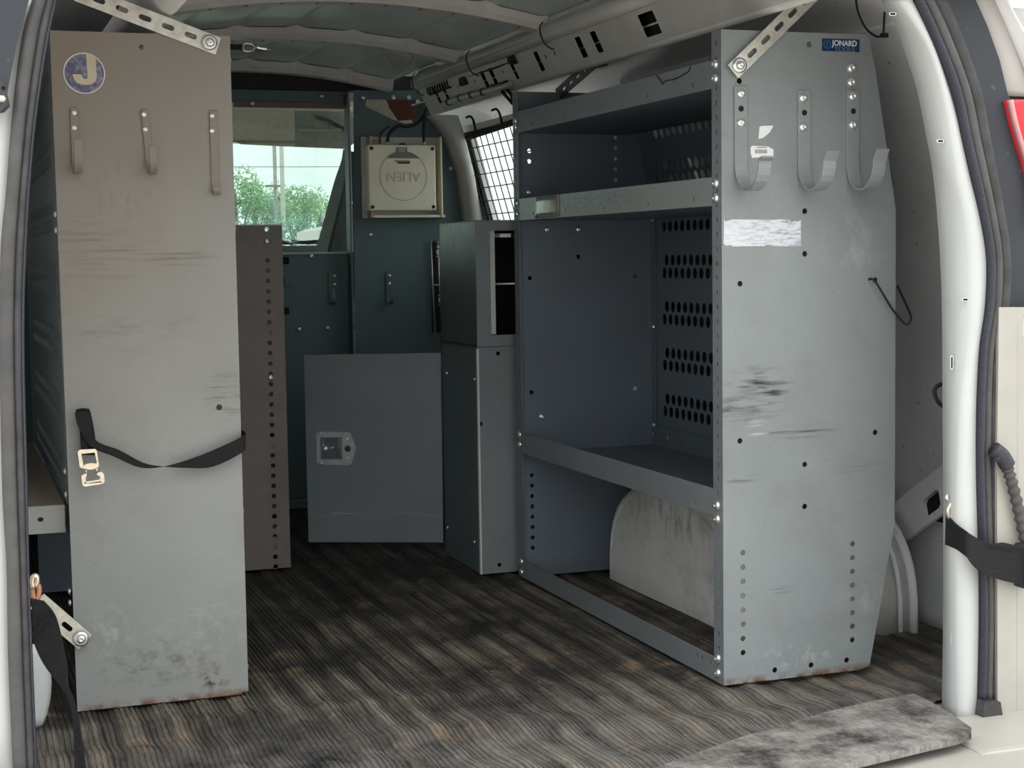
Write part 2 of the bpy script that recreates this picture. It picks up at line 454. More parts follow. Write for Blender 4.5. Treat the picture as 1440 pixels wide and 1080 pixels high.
# ------------------------------------------------------------------ the van body
XC = .90
def roofz(x): return 1.375 - .24 * (x - XC) ** 2
PROF = [(1.95, -.02), (1.965, .3), (1.94, .6), (1.86, .9), (1.79, 1.05), (1.715, 1.165), (1.665, 1.228), (1.56, 1.262), (1.46, 1.268), (1.405, 1.255)]
def shell(side, y0, y1, hole=None):
    """inner body side, with an optional window opening (y range, z range)"""
    prof = catmull([(x, 0, z) for x, z in PROF], 6)
    prof = [(p.x if side > 0 else 2 * XC - p.x, p.z) for p in prof]
    ys = [y0 + (y1 - y0) * k / 24 for k in range(25)]
    V, Fc = [], []
    for y in ys:
        for x, z in prof: V.append((x, y, z))
    n = len(prof)
    for j in range(24):
        for k in range(n - 1):
            if (ys[j] + ys[j + 1]) / 2 > 4.80 and prof[k][1] > 1.2: continue
            if hole and hole[0] < (ys[j] + ys[j + 1]) / 2 < hole[1] and hole[2] < (prof[k][1] + prof[k + 1][1]) / 2 < hole[3]: continue
            Fc.append((j * n + k, j * n + k + 1, (j + 1) * n + k + 1, (j + 1) * n + k))
    o = mesh('wall_right' if side > 0 else 'wall_left', V, Fc, M_WALL, None, True)
    md = o.modifiers.new('thickness', 'SOLIDIFY'); md.thickness = .004; md.offset = 1 if side > 0 else -1
    return o
wr = tag(shell(1, 2.27, 6.4, (4.2, 6.1, .80, 1.185)), 'grey primed inner wall of the van behind the right shelving', kind='structure')
wl = tag(shell(-1, 2.27, 6.4, (5.15, 6.1, .80, 1.185)), 'inner wall of the van on the left behind the left shelving', kind='structure')

# roof skin with lengthwise pressed beads
rows = []
xs = [XC - .47 + .94 * k / 188 for k in range(189)]
for j in range(16):
    y = 2.27 + (6.4 - 2.27) * j / 15
    rows.append([(x, y, roofz(x) + .012 + .006 * max(0, math.cos(2 * PI * (x - XC) / .155)) ** 6) for x in xs])
ceil_o = tag(loft('ceiling', rows, M_ROOF, None, True, .003), 'green grey roof skin with pressed beads', kind='structure')

# floor: ribbed rubber mat over corrugated sheet
from mathutils import noise as mnoise
WR = [(0.6999,3.3718), (0.752,3.3941), (0.7519,3.2915)]
def fz(x, y):
    g = .0032 * math.cos(2 * PI * x / .068)
    wv = max(0, min(1, (2.85 - y) / .35))
    g += .008 * wv * mnoise.noise(Vector((x * 4.5, y * 11, .3))) + .004 * mnoise.noise(Vector((x * 3, y * 3, 5)))
    g += .004 * math.exp(-((y - 2.74 + .05 * x) / .03) ** 2) if x < .95 else 0
    for xc, yc in WR: g += .006 * math.exp(-((y - yc - .012 * math.sin(x * 55)) / .012) ** 2) * math.exp(-((x - xc) / .045) ** 2)
    return g - .007
V, Fc = [], []
ys = [2.13 + .012 * k for k in range(76)] + [3.06 + .08 * k for k in range(26)]
xs = []
x = -.13
while x < 1.93:
    xs += [x, x + .0058, x + .0066, x + .0086]; x += .0094
for y in ys:
    dx = 0
    if y < 2.95: pass
    for k, x in enumerate(xs):
        dx = .005 * mnoise.noise(Vector((x * 5, y * 10, 2))) * max(0, min(1, (2.8 - y) / .3)) + .0015 * mnoise.noise(Vector((x * 9, y * 4, 7)))
        V.append((x + dx, y, fz(x, y) + (0, 0, -.0021, -.0021)[k % 4]))
n = len(xs)
for j in range(len(ys) - 1):
    for k in range(n - 1):
        if ys[j] < 2.34 and not (.10 < xs[k] < (1.40 if ys[j] < 2.18 else 1.56)): continue
        Fc.append((j * n + k, j * n + k + 1, (j + 1) * n + k + 1, (j + 1) * n + k))
fl = tag(mesh('floor', V, Fc, M_FLOOR, None, False), 'worn ribbed black rubber mat over the cargo floor', kind='structure')
cab_floor = tag(box('trim_1', -.15, 1.95, 5.05, 6.9, -.12, -.02, M_DASH), 'cab floor beyond the partition', kind='structure')
under = tag(box('trim_2', -.15, 1.95, 2.14, 5.06, -.08, -.018, M_CREAM), 'painted underside of the cargo floor', kind='structure')

for side, nn in ((1, 30), (-1, 31)):
    pr = [(.40, 1.41), (.58, 1.40), (.69, 1.35), (.765, 1.27), (.81, 1.19)]
    extrude = [[(XC + side * a, y, z) for a, z in pr] for y in (2.34, 6.5)]
    tag(loft('trim_%d' % nn, extrude, M_WHITE, None, True, .004), 'outer roof shoulder skin on the %s side' % ('right' if side > 0 else 'left'), kind='structure')
tag(plateXZ('trim_32', [(1.69, .34), (1.95, .34), (1.93, .62), (1.85, .9), (1.775, 1.05), (1.70, 1.14), (1.69, 1.14)], [], .012, 3.045, M_WALL), 'unseen added light blocker between the right wall and the back of the right shelves', kind='structure')  # added out of view to keep light from behind the right shelves
tag(plateXZ('trim_33', [(1.68, .02), (1.95, .02), (1.93, .62), (1.85, .9), (1.775, 1.05), (1.70, 1.14), (1.68, 1.14)], [], .012, 3.70, M_WALL), 'unseen added light blocker behind the far end of the right shelves', kind='structure')  # added out of view to stop side window light behind the shelves
# roof bows
def bow(y, wdt, n, parent_label):
    V = []; xs = [XC - .46 + .92 * k / 60 for k in range(61)]
    prof = [(-.5, .016), (-.42, .0), (-.30, -.012), (.30, -.012), (.42, .0), (.5, .016)]
    rows = []
    for x in xs:
        sag = -.008
        notch = .008 * max(0, math.cos(2 * PI * (x - XC) / .155)) ** 4
        rows.append([(x, y + a * wdt, roofz(x) + sag + b + (notch if abs(a) > .4 else 0)) for a, b in prof])
    o = tag(loft('trim_%d' % n, rows, M_BOW, None, False, .002), parent_label, kind='structure')
    for k in range(11):
        x = XC - .40 + .08 * k
        h = link('bolt_hole', HOLE, None, o, (x, y - wdt * .05, roofz(x) - .0215)); h.rotation_euler = (PI, 0, 0)
    return o
HOLE = lathe_mesh('bolt_hole', [(.0045, 0), (.0045, .0004), (.0001, .0004)], 10); HOLE.materials.append(M_HOLE)
bow(3.58, .085, 3, 'brownish grey roof bow nearest the rear doors')
bow(4.22, .085, 4, 'middle roof bow with a thin wire hanging under it')
bow(4.93, .085, 5, 'roof bow next to the partition')
tag(box('trim_6', .3, 1.5, 5.0, 5.06, 1.31, 1.36, M_BLACK), 'dark header above the partition', kind='structure')
tag(box('trim_7', .02, 1.78, 2.2, 2.3, 1.215, 1.42, M_WHITE), 'white header over the rear opening', kind='structure')

ct = thing('roof_catch', 'small chrome catch fixed to the middle roof bow above the partition window', 'catch', (.80, 4.17, 1.33))
_q = [(0.7216,4.165,1.3265), (0.7601,4.165,1.3258), (0.7656,4.165,1.3278), (0.7951,4.165,1.325), (0.8247,4.165,1.3222)]
boxes('strap_end', [(_q[0][0], _q[1][0], 4.16, 4.17, _q[0][2] - .007, _q[0][2] + .007)], M_BLACK, ct, .001)
tube('catch_loop', [(0.7594,4.16,1.3342), (0.7778,4.16,1.3348), (0.7868,4.16,1.326), (0.7773,4.16,1.3166), (0.7589,4.16,1.3179)], .0035, M_BOLT, ct, 8, 4, True)
tube('catch_body', [(0.7887,4.16,1.3278), (0.8052,4.16,1.3247), (0.82,4.16,1.3233)], .0095, M_BOLT, ct, 10, 3)
tube('catch_tip', [(0.82,4.16,1.3233), (0.8292,4.16,1.3199)], .005, M_STEEL, ct, 8, 2)
# roof side rails: sloping face with real punched slots
rail_u = Vector((0, 1, 0))
def side_rail(side, n, label):
    a = Vector((1.366, 0, 1.285)); b = Vector((1.402, 0, 1.212))
    if side < 0: a.x = 2 * XC - a.x; b.x = 2 * XC - b.x
    vv = (b - a).normalized(); L = (b - a).length
    holes = []
    if side > 0:
        for y, l in ((3.02, .055), (3.30, .024), (3.39, .024), (3.66, .022), (3.84, .018), (4.0, .022), (4.07, .022), (4.42, .02), (4.5, .02)):
            holes.append(rrect(y - l * .7, y + l * .7, .016, .066, .004))
        for y in (3.55, 3.61, 3.92, 4.15, 4.3): holes.append(circ(y, .035, .006))
    else:
        for k in range(9): holes.append(rrect(2.6 + .28 * k, 2.63 + .28 * k, .020, .06, .004))
    o = plate('trim_%d' % n, [(2.3, 0), (4.64, 0), (4.64, L), (2.3, L)], holes, .002, a, Y3, vv, M_BOW)
    tag(o, label, kind='structure')
    cx0, cx1 = (1.408, 1.414) if side > 0 else (2 * XC - 1.414, 2 * XC - 1.408)
    box('rail_shade', cx0, cx1, 2.3, 4.64, 1.215, 1.315, M_HOLE, o, 0)  # added near-black sheet that puts shade behind the rail slots
    box('rail_shade', min(1.37, cx0) if side > 0 else cx1, cx1 if side > 0 else 2 * XC - 1.37, 2.3, 4.64, 1.318, 1.322, M_HOLE, o, 0)  # added upper sheet of the same slot shade
    # upper roll and lower flange
    s = 1 if side > 0 else -1
    rows = []
    for y in (2.3, 4.64):
        rows.append([(XC + s * (c - XC), y, z) for c, z in ((1.37, 1.335), (1.352, 1.312), (1.344, 1.30), (1.344, 1.288), (1.354, 1.278), (1.368, 1.281))])
    q = loft('rail_flange', rows, M_BOW, o, True, .002)
    rows = []
    for y in (2.3, 4.64):
        rows.append([(XC + s * (c - XC), y, z) for c, z in ((1.400, 1.222), (1.401, 1.208), (1.412, 1.204), (1.426, 1.212), (1.44, 1.235), (1.46, 1.262))])
    loft('rail_flange', rows, M_BOW, o, True, .002)
    return o
rail_r = side_rail(1, 8, 'slotted steel roof rail along the right side')
side_rail(-1, 9, 'slotted steel roof rail along the left side')
tube('headliner_pipe', [(1.362, 2.35, 1.302), (1.362, 3.3, 1.302), (1.362, 4.0, 1.302), (1.362, 4.64, 1.302)], .020, M_BOW, rail_r, 10)

# window panel of the side cargo door
O = Vector((1.766, 0, .5)); VV = (Vector((1.615, 0, 1.2)) - O).normalized()
def inset(yz): return (yz[0], (yz[1] - .5) / VV.z)
win_hole = [(4.12, .82), (4.87, .82), (4.93, 1.165), (4.16, 1.185)]
win_hole = [inset(p) for p in win_hole]
wp = plate('window_1', [inset(p) for p in ((3.72, .5), (4.92, .5), (4.985, 1.2), (3.72, 1.2))], [win_hole], .02, O, Y3, VV, M_WALL)
tag(wp, 'side door window behind a black wire guard', kind='structure')
OG = O + Vector((.02, 0, 0))
plate('pane', [(a, b) for a, b in win_hole], [], .004, OG, Y3, VV, M_SIDEG, wp)
# rubber frame round it
tube('window_seal', [O + Vector(Y3) * a + VV * b + Vector((-.012, 0, -.004)) for a, b in win_hole], .011, M_BLACK, wp, 8, 1, True)
# door pillar trim with pale highlight, curved
rows = []
def lerp_tab(tab, z):
    for (a, u), (b, v) in zip(tab, tab[1:]):
        if z <= b: return u + (v - u) * (z - a) / (b - a)
    return tab[-1][1]
for k in range(13):
    z = .70 + .53 * k / 12
    xa = lerp_tab([(.7, 1.606), (.9, 1.604), (1.05, 1.588), (1.15, 1.548), (1.23, 1.49)], z)
    xb = lerp_tab([(.7, 1.715), (.9, 1.662), (1.05, 1.625), (1.15, 1.60), (1.23, 1.575)], z)
    rows.append([(xa, 4.975, z), (xa + .002, 4.93, z), (xa * .8 + xb * .2, 4.905, z), ((xa + xb) / 2, 4.898, z), (xa * .2 + xb * .8, 4.90, z), (xb, 4.91, z), (xb + .01, 4.96, z)])
pil = tag(loft('trim_10', rows, M_BOW, None, True, .003), 'curved pillar between side window and partition', kind='structure')

# wire guard over the side window
wg = thing('window_guard', 'black wire mesh guard over the right side window', 'window guard', (1.70, 4.5, .82))
off = Vector((-.022, 0, -.006))
def wpnt(y, z): 
    a, b = inset((y, z)); return O + Vector(Y3) * a + VV * b + off
for k in range(14):
    y0 = 4.17 + .057 * k
    tube('wire', [wpnt(y0 - .04, .825), wpnt(y0 + .03, 1.165)], .0017, M_BLACK, wg, 5, 1)
for k in range(9):
    z = .835 + .042 * k
    tube('wire', [wpnt(4.10, z), wpnt(4.868 + (z - .82) * .18, z)], .0017, M_BLACK, wg, 5, 1)
tube('guard_frame', [wpnt(4.10, .815), wpnt(4.868, .815), wpnt(4.932, 1.178), wpnt(4.13, 1.178)], .004, M_BLACK, wg, 6, 1, True)
for y in (4.55, 4.80):
    tube('mounting_hook', [wpnt(y, 1.175), wpnt(y, 1.21), wpnt(y + .02, 1.225), wpnt(y + .06, 1.225)], .004, M_BLACK, wg, 6, 3)
bolt(wpnt(4.93, 1.03), .007, (-1, -.3, 0), wg, HEX)

# wheel arches
def wheel_arch(side, n, label):
    rows = []; N = 30
    for (x, sc, sz) in ((1.500, .80, .86), (1.507, .86, .93), (1.530, .915, .975), (1.56, .945, .995), (1.572, .938, .99), (1.590, .962, 1.0), (1.604, .950, .992), (1.625, .975, 1.0), (1.64, .962, .992), (1.66, .985, 1.0), (1.865, 1.0, 1.0)):
        row = []
        for k in range(N + 1):
            a = PI * k / N
            y = 3.20 - .405 * sc * math.copysign(abs(math.cos(a)) ** .85, math.cos(a)); z = .275 * sz * max(0, math.sin(a)) ** .68
            row.append((x if side > 0 else 2 * XC - x, y, max(z, -.01)))
        row[0] = (row[0][0], row[0][1], -.012); row[-1] = (row[-1][0], row[-1][1], -.012)
        rows.append(row)
    o = loft('trim_%d' % n, rows, M_ARCH, None, True, .002)
    vs = list(rows[0])
    mesh('arch_face', vs, [tuple(range(len(vs)))], M_ARCH, o)
    tube('arch_lip', [Vector(p) + Vector((.004, 0, 0)) for p in rows[-1]], .010, M_WALL, o, 8, 1)
    tube('arch_lip', [Vector(p) + Vector((-.03, .004 if p[1] > 3.2 else -.004, 0)) for p in rows[-1]], .005, M_WALL, o, 8, 1)
    return tag(o, label, kind='structure')
wheel_arch(1, 11, 'dusty off-white wheel arch under the right shelving')

# pressed ribs and openings on the rear right wall
br = plate('trim_12', [(3.30, .14), (2.95, .225), (2.80, .315), (2.60, .43), (2.60, .32), (2.80, .215), (2.95, .125), (3.30, .05)],
    [[(2.755, .262), (2.762, .287), (2.77, .29), (2.815, .262), (2.822, .252), (2.815, .228), (2.806, .226), (2.762, .252)]], .012, (1.905, 0, 0), Y3, (0, -.0, 1), M_WALL)
tag(br, 'slanted pressed wall brace with an oblong opening beside the right panel', kind='structure')
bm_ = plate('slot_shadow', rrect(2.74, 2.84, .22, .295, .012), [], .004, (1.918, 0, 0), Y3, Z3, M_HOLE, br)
# ledges high on the rear wall
for n, (z, x) in ((14, (1.10, 1.77)), (15, (1.20, 1.70))):
    rows = [[(x + .03, y, z + .03), (x - .012, y, z + .02), (x - .014, y, z), (x + .03, y, z - .012)] for y in (2.45, 3.7)]
    tag(loft('trim_%d' % n, rows, M_WALL, None, True, .002), 'pressed lengthwise ledge %s on the right wall' % ('below the rail' if n == 15 else 'level with the shelf top'), kind='structure')
# recess high on the wall
tag(plate('trim_16', [(2.75, 1.06), (3.62, 1.06), (3.62, 1.196), (2.75, 1.196)],
    [[(3.8087,1.203), (3.8075,1.2569), (3.771,1.2688), (3.662,1.2594), (3.5183,1.244), (3.347,1.2381), (3.3074,1.2269), (3.2971,1.1906), (3.3297,1.159)]], .003,
    (1.66, 0, 0), Y3, Z3, M_WALL), 'pressed wall panel with a long dark recess above the right shelves', kind='structure')
plateYZ('recess_shade', [(2.80, 1.07), (3.60, 1.07), (3.60, 1.19), (2.80, 1.19)], [], .002, 1.675, M_DARKP, bpy.data.objects['trim_16'])  # dark plate that paints the shade inside the recess

# ------------------------------------------------------------------ rear door opening
jl = [(1.4771,2.31,1.1911), (1.5072,2.31,1.1436), (1.5309,2.31,1.0884), (1.5477,2.31,1.042), (1.5649,2.31,0.9717), (1.5779,2.31,0.9126), (1.5899,2.31,0.8172), (1.5979,2.31,0.6971), (1.6007,2.31,0.5274), (1.6035,2.31,0.3559), (1.6051,2.31,0.1578), (1.6037,2.31,-0.0235)]
jf = [(1.4678,2.25,1.1815), (1.5164,2.25,1.121), (1.5411,2.25,1.0703), (1.5608,2.25,1.0017), (1.5794,2.25,0.9093), (1.5997,2.25,0.8159), (1.6075,2.25,0.7217), (1.6056,2.25,0.6271), (1.5926,2.25,0.5206), (1.5884,2.25,0.3652), (1.589,2.25,0.1473), (1.5933,2.25,-0.0147)]
js = [(1.4958,2.25,1.1826), (1.5354,2.25,1.1159), (1.5603,2.25,1.0535), (1.5843,2.25,0.9847), (1.6072,2.25,0.8977), (1.6302,2.25,0.8274), (1.6422,2.25,0.7565), (1.6375,2.25,0.6737), (1.6258,2.25,0.5788), (1.6244,2.25,0.4352), (1.6313,2.25,0.1801), (1.6291,2.25,-0.0262)]
def off3(P, d): return [tuple(Vector(p) + Vector(d)) for p in P]
A, B, C = catmull(jl, 5), catmull(jf, 5), catmull(js, 5)
Bk = [p + Vector((.02, .015, 0)) for p in A]
rows = [[Bk[i] + Vector((.30, .0, 0)), Bk[i], A[i], A[i].lerp(B[i], .5) + Vector((-.002, 0, 0)), B[i], B[i].lerp(C[i], .5) + Vector((0, -.004, 0)), C[i], C[i] + Vector((.012, .012, 0))] for i in range(len(A))]
jr = loft('trim_18', rows, M_WHITE, None, True, .002)
tag(jr, 'white painted right jamb of the rear opening', kind='structure')
def jslot(pt, a, l, r, parent):
    plate('slot', slot(pt[0], pt[1], l + .0012, r + .0008, a), [slot(pt[0], pt[1], l, r, a)], .0012, (0, pt[2], 0), X3, Z3, M_PAPER, parent)
    plate('slot', slot(pt[0], pt[1], l, r, a), [], .0008, (0, pt[2], 0), X3, Z3, M_HOLE, parent)
for (x, z), a, l, yy in zip([(1.4703,1.162), (1.5585,0.9581), (1.6024,0.6966), (1.5893,0.5909), (1.5947,0.1204)], (0, 0, 0, 1.57, 1.57), (.007, .007, .007, .017, .017), (2.268, 2.262, 2.252, 2.27, 2.27)):
    jslot((x, z, yy), a, l, .0018, jr)

# weatherstrip: bulb and flat band
def seal(name, Lp, Rp, label, bulb_side, bands):
    L, R = catmull(Lp, 6), catmull(Rp, 6)
    t = thing(name, label, 'door seal', (Lp[-1][0], Lp[-1][1], Lp[-1][2]))
    for (nm, t0, t1, h, mt) in bands:
        rows = []
        for a, b in zip(L, R):
            row = []
            for k in range(9):
                u = k / 8; q = a.lerp(b, t0 + (t1 - t0) * u)
                row.append(q + Vector((0, -h * max(0, math.sin(PI * u)) ** .5 - .001, 0)))
            rows.append(row)
        o = loft(nm, rows, mt, t, True, .0015)
    return t
sr = [(1.5593,2.25,1.1851), (1.587,2.25,1.1346), (1.6266,2.25,1.0434), (1.6485,2.25,0.9564), (1.6736,2.25,0.8507), (1.6888,2.25,0.7677), (1.6869,2.25,0.6843), (1.6708,2.25,0.6011), (1.6685,2.25,0.4327), (1.6758,2.25,0.1762), (1.6748,2.25,0.0096)]
sl = [(1.4958,2.25,1.1826), (1.5258,2.25,1.1304), (1.5686,2.25,1.0422), (1.5928,2.25,0.9558), (1.623,2.25,0.8509), (1.6407,2.25,0.7684), (1.6402,2.25,0.6855), (1.6283,2.25,0.6026), (1.6244,2.25,0.4352), (1.6341,2.25,0.1799), (1.6315,2.25,0.0143)]
seal('weatherstrip', sl, sr, 'black rubber weatherstrip along the right jamb with a textured bulb', 0,
     [('seal_bulb', 0, .26, .014, M_RUBBERD), ('seal_band', .26, .62, .010, M_RUBBER), ('seal_band', .60, 1.0, .007, M_RUBBERM)])
foot = [(1.6292,0.0185), (1.6608,0.015), (1.6715,-0.0418), (1.6717,-0.0604), (1.6272,-0.0662), (1.6156,-0.0476), (1.6239,-0.0178)]
ft = plateXZ('seal_foot', foot, [], .02, 2.245, M_RUBBERM); tag(ft, 'flared rubber end of the right weatherstrip', 'seal end')
sl2 = [(0.1301,2.25,1.1313), (0.1156,2.25,1.0822), (0.104,2.25,1.0164), (0.0952,2.25,0.9506), (0.0869,2.25,0.8752), (0.078,2.25,0.809), (0.0729,2.25,0.7236), (0.0696,2.25,0.6376), (0.0668,2.25,0.469), (0.0684,2.25,0.3666), (0.0657,2.25,0.247), (0.066,2.25,0.0853)]
sr2 = [(0.1612,2.25,1.1325), (0.1516,2.25,1.0956), (0.1394,2.25,1.036), (0.1265,2.25,0.9604), (0.116,2.25,0.8751), (0.1099,2.25,0.8086), (0.1041,2.25,0.7276), (0.1007,2.25,0.6365), (0.0986,2.25,0.4816), (0.0966,2.25,0.3545), (0.0967,2.25,0.2063), (0.0968,2.25,0.0815)]
seal('weatherstrip', sl2, sr2, 'grey rubber weatherstrip along the left jamb', 1,
     [('seal_band', .0, .62, .008, M_RUBBER), ('seal_band', .58, .90, .009, M_RUBBERM), ('seal_bulb', .88, 1.0, .006, M_RUBBERD)])
# left jamb body, mostly outside the frame
jb = [(-0.0438,2.262,1.1263), (-0.0478,2.262,1.0328), (-0.0517,2.262,0.9406), (-0.0596,2.262,0.7546), (-0.0717,2.262,0.4715), (-0.0881,2.262,0.0861)]
jc = [(0.1363,2.262,1.1334), (0.1204,2.262,1.0746), (0.1013,2.262,0.9799), (0.0826,2.262,0.7518), (0.0743,2.262,0.462), (0.0668,2.262,0.0665)]
tag(loft('trim_19', [[a + Vector((0, -.0, 0)), a.lerp(b, .9), b, b + Vector((.012, .06, 0))] for a, b in zip(catmull(jb, 4), catmull(jc, 4))], M_WHITE, None, True, .002), 'white painted left jamb of the rear opening', kind='structure')
tl = plateXZ('trim_20', [(0.0909,1.131), (0.126,1.1323), (0.1074,1.0695), (0.0923,1.004), (0.0953,0.9872), (0.0878,0.9796), (0.0554,0.9754), (0.035,1.1287)], [], .01, 2.245, M_TRIMB)
tag(tl, 'dusty black trim above the left jamb', kind='structure')
hg = thing('door_hinge', 'small rusty door hinge at the left edge of the frame', 'hinge', (.03, 2.235, 1.0))
_h = [(0.0837,1.0232), (0.0931,1.0095), (0.0913,0.9881), (0.0802,0.9768)]
plateXZ('hinge_leaf', _h, [circ((_h[0][0] + _h[2][0]) / 2, (_h[0][1] + _h[2][1]) / 2 + .004, .003)], .006, 2.232, M_RUBBERM, hg)
bolt((_h[2][0] - .006, 2.226, _h[2][1] + .008), .004, (0, -1, 0), hg, HEX)

# rear corner of the body on the right
c1 = plateXZ('trim_21', [(1.5422,1.1956), (1.6335,1.1992), (1.6621,1.1476), (1.6854,1.0954), (1.7032,1.0367), (1.7119,1.0286), (1.7167,0.9834), (1.7392,0.9178), (1.7611,0.8032), (1.7628,0.6743), (1.6514,0.6771), (1.6715,0.8041), (1.6128,1.0173)], [], .012, 2.29, M_TRIMB)
tag(c1, 'dusty black rear corner trim between right weatherstrip and tail lamp', kind='structure')
Lc = [(1.6335,2.285,1.1992), (1.6621,2.285,1.1476), (1.6854,2.285,1.0954), (1.7032,2.285,1.0367)]
Rc = [(1.7159,2.33,1.2094), (1.7456,2.33,1.1506), (1.7742,2.33,1.091), (1.7985,2.33,1.0368)]
tag(loft('trim_22', [[a, a.lerp(b, .5) + Vector((.002, -.016, 0)), b, b + Vector((.01, .12, 0))] for a, b in zip(catmull(Lc, 4), catmull(Rc, 4))], M_TAN, None, True, .002), 'curved outer body corner above the tail lamp', kind='structure')
tlp = thing('tail_lamp', 'red tail lamp on the right rear corner of the van', 'tail lamp', (1.70, 2.28, .9))
La = [(1.695,2.272,1.0282), (1.7039,2.272,0.9941), (1.7188,2.272,0.9527), (1.7367,2.272,0.9051), (1.7523,2.272,0.8151)]
Ra = [(1.8401,2.3,1.0335), (1.8437,2.3,0.9984), (1.8503,2.3,0.9558), (1.8571,2.3,0.907), (1.8616,2.3,0.8149)]
rows = [[a + Vector((0, .02, 0)), a, a.lerp(b, .06) + Vector((0, -.012, 0)), a.lerp(b, .5) + Vector((0, -.02, 0)), b, b + Vector((.01, .1, 0))] for a, b in zip(catmull(La, 4), catmull(Ra, 4))]
loft('lens', rows, M_RED, tlp, True, .003)
rows2 = [[p + Vector((0, -.0015, 0)) for p in (a + (b - a) * .0, a + (b - a) * .03 + Vector((0, -.012, 0)))] for a, b in zip(catmull(La, 4), catmull(Ra, 4))]
loft('lens_edge', rows2, plain('pink worn lens edge', (.75, .35, .36), .4), tlp, True, .002)

# open right rear door: cream inner panel facing the camera
dr = thing('rear_door', 'open right rear van door seen by its cream inner panel', 'van door', (1.72, 2.20, 0))
dp = [(1.6581,0.683), (1.9431,0.676), (1.9603,-0.1591), (1.6717,-0.1227), (1.6711,-0.0668), (1.6629,0.0145), (1.6567,0.435), (1.6576,0.6023)]
plateXZ('inner_panel', dp, [rrect(*[c for c in (1.706, 1.75)], .63, .672, .006)], .010, 2.246, M_CREAM, dr)
box('latch_window', 1.70, 1.755, 2.247, 2.252, .625, .68, plain('pale glassy grey', (.5, .55, .6), .3), dr)
bolt((1.722, 2.236, .586), .010, (0, -1, 0), dr, HEX, 'rubber_plug').scale = (.008, .008, .003)
dr.children[-1].data = bpy.data.meshes.get('bolt').copy(); dr.children[-1].data.materials[0] = M_BLACK
tube('panel_crease', [(1.6954,2.2365,0.6726), (1.6979,2.2365,0.4809), (1.6995,2.2365,0.2381), (1.7039,2.2365,-0.1082)], .0012, M_CREAM, dr, 5)
# corrugated conduit to the door
cd = thing('wiring_conduit', 'ribbed black wiring conduit on the right rear door', 'conduit', (1.66, 2.17, .5))
cp = catmull([(1.6435,2.222,0.4373), (1.6606,2.222,0.4268), (1.6737,2.222,0.3972), (1.6901,2.222,0.3444), (1.7051,2.222,0.2889), (1.7202,2.222,0.239)], 14)
def rf(i, m): return .0105 if (i // 2) % 2 else .0082
tube('ribbed_sleeve', cp, .01, plain('dusty dark conduit', (.06, .055, .055), .6), cd, 10, 1, False, rf)
tube('rubber_cuff', [(1.6406,2.222,0.447), (1.6548,2.222,0.4367), (1.6678,2.222,0.418)], .0135, M_RUBBERD, cd, 10)

# bumper and threshold
th = plate('threshold_mat', [(0.946,2.1201), (0.9969,2.1422), (1.1633,2.2194), (1.368,2.2927), (1.4576,2.3152), (1.5594,2.3301), (1.5571,2.2738), (1.5458,2.1967), (1.5309,2.1255), (1.5126,2.1), (1.4733,2.0839), (1.4065,2.072), (1.261,2.0416), (1.1091,1.9856)], [], .010, (0, 0, .0035), X3, Y3, M_SILL)
tag(th, 'dusty rubber threshold strip lying over the floor mat at the right rear', 'threshold mat')
tag(box('trim_23', .02, 1.72, 1.95, 2.19, -.25, -.012, M_CREAM, None, .02, None, 3), 'cream painted rear sill and bumper below the threshold', kind='structure')
tag(box('trim_24', 1.50, 1.80, 2.06, 2.26, -.20, -.008, M_CREAM, None, .02, None, 3), 'cream painted lower corner of the right jamb', kind='structure')

# ------------------------------------------------------------------ right shelving unit
RX, RY, FY, BX, H = 1.303, 2.548, 3.617, 1.660, 1.17
rack = thing('shelving_unit', 'large grey steel shelving unit on the right with three tiers and hooks on its end', 'shelving', (RX, RY, 0))
holes = []
HR = .0052
for (x, z) in [(1.4694,0.8526), (1.4694,0.776), (1.3386,0.7248), (1.3375,0.4433), (1.4694,0.3932), (1.4694,0.3159), (1.6175,0.4444), (1.6164,0.7258), (1.4781,1.1487), (1.3385,1.0814), (1.4073,0.0178), (1.4828,0.0195), (1.5581,0.0213)]: holes.append(circ(x, z, HR))
for k in range(8):
    holes.append(circ(1.3425, .240 - .0262 * k, HR)); holes.append(circ(1.570, .239 - .0258 * k, HR))
for (x, z) in [(1.3411,1.0294), (1.4651,1.0276), (1.5675,1.033)]: holes.append(circ(x, z, HR * 1.15))
outline = [(RX, 0), (1.585, 0), (1.607, .006), (1.66, .268), (1.659, .86), (1.613, 1.12), (1.600, 1.17), (RX, 1.17)]
ep = plateXZ('end_panel', outline, holes, .0018, RY, M_RPANEL, rack)
# folded edges of the end panel
def post(y0, y1, parent, zs, nm='corner_post'):
    hs = [circ((y0 + y1) / 2, .0129 + .0258 * k, .0036, 8, .0052) for k in range(45)]
    return plateYZ(nm, [(y0, 0), (y1, 0), (y1, H), (y0, H)], hs, .0018, RX, M_LIP, parent)
p1 = post(RY, RY + .036, rack, None)
p2 = post(FY - .020, FY + .016, rack, None)
box('folded_edge', 1.655, 1.661, RY - .0016, RY + .03, .268, .86, M_SHELF, rack, .0005)
for (y, z) in [(2.568, z) for z in (1.112, 1.087, .903, .877, .326, .313 - .012, .045, .018)]:
    bolt((RX, y, z), .0088, (-1, 0, 0), p1)
for z in (1.10, 1.085, .905, .88, .349, .325, .038, .012): bolt((RX, FY - .002, z), .008, (-1, 0, 0), p2)
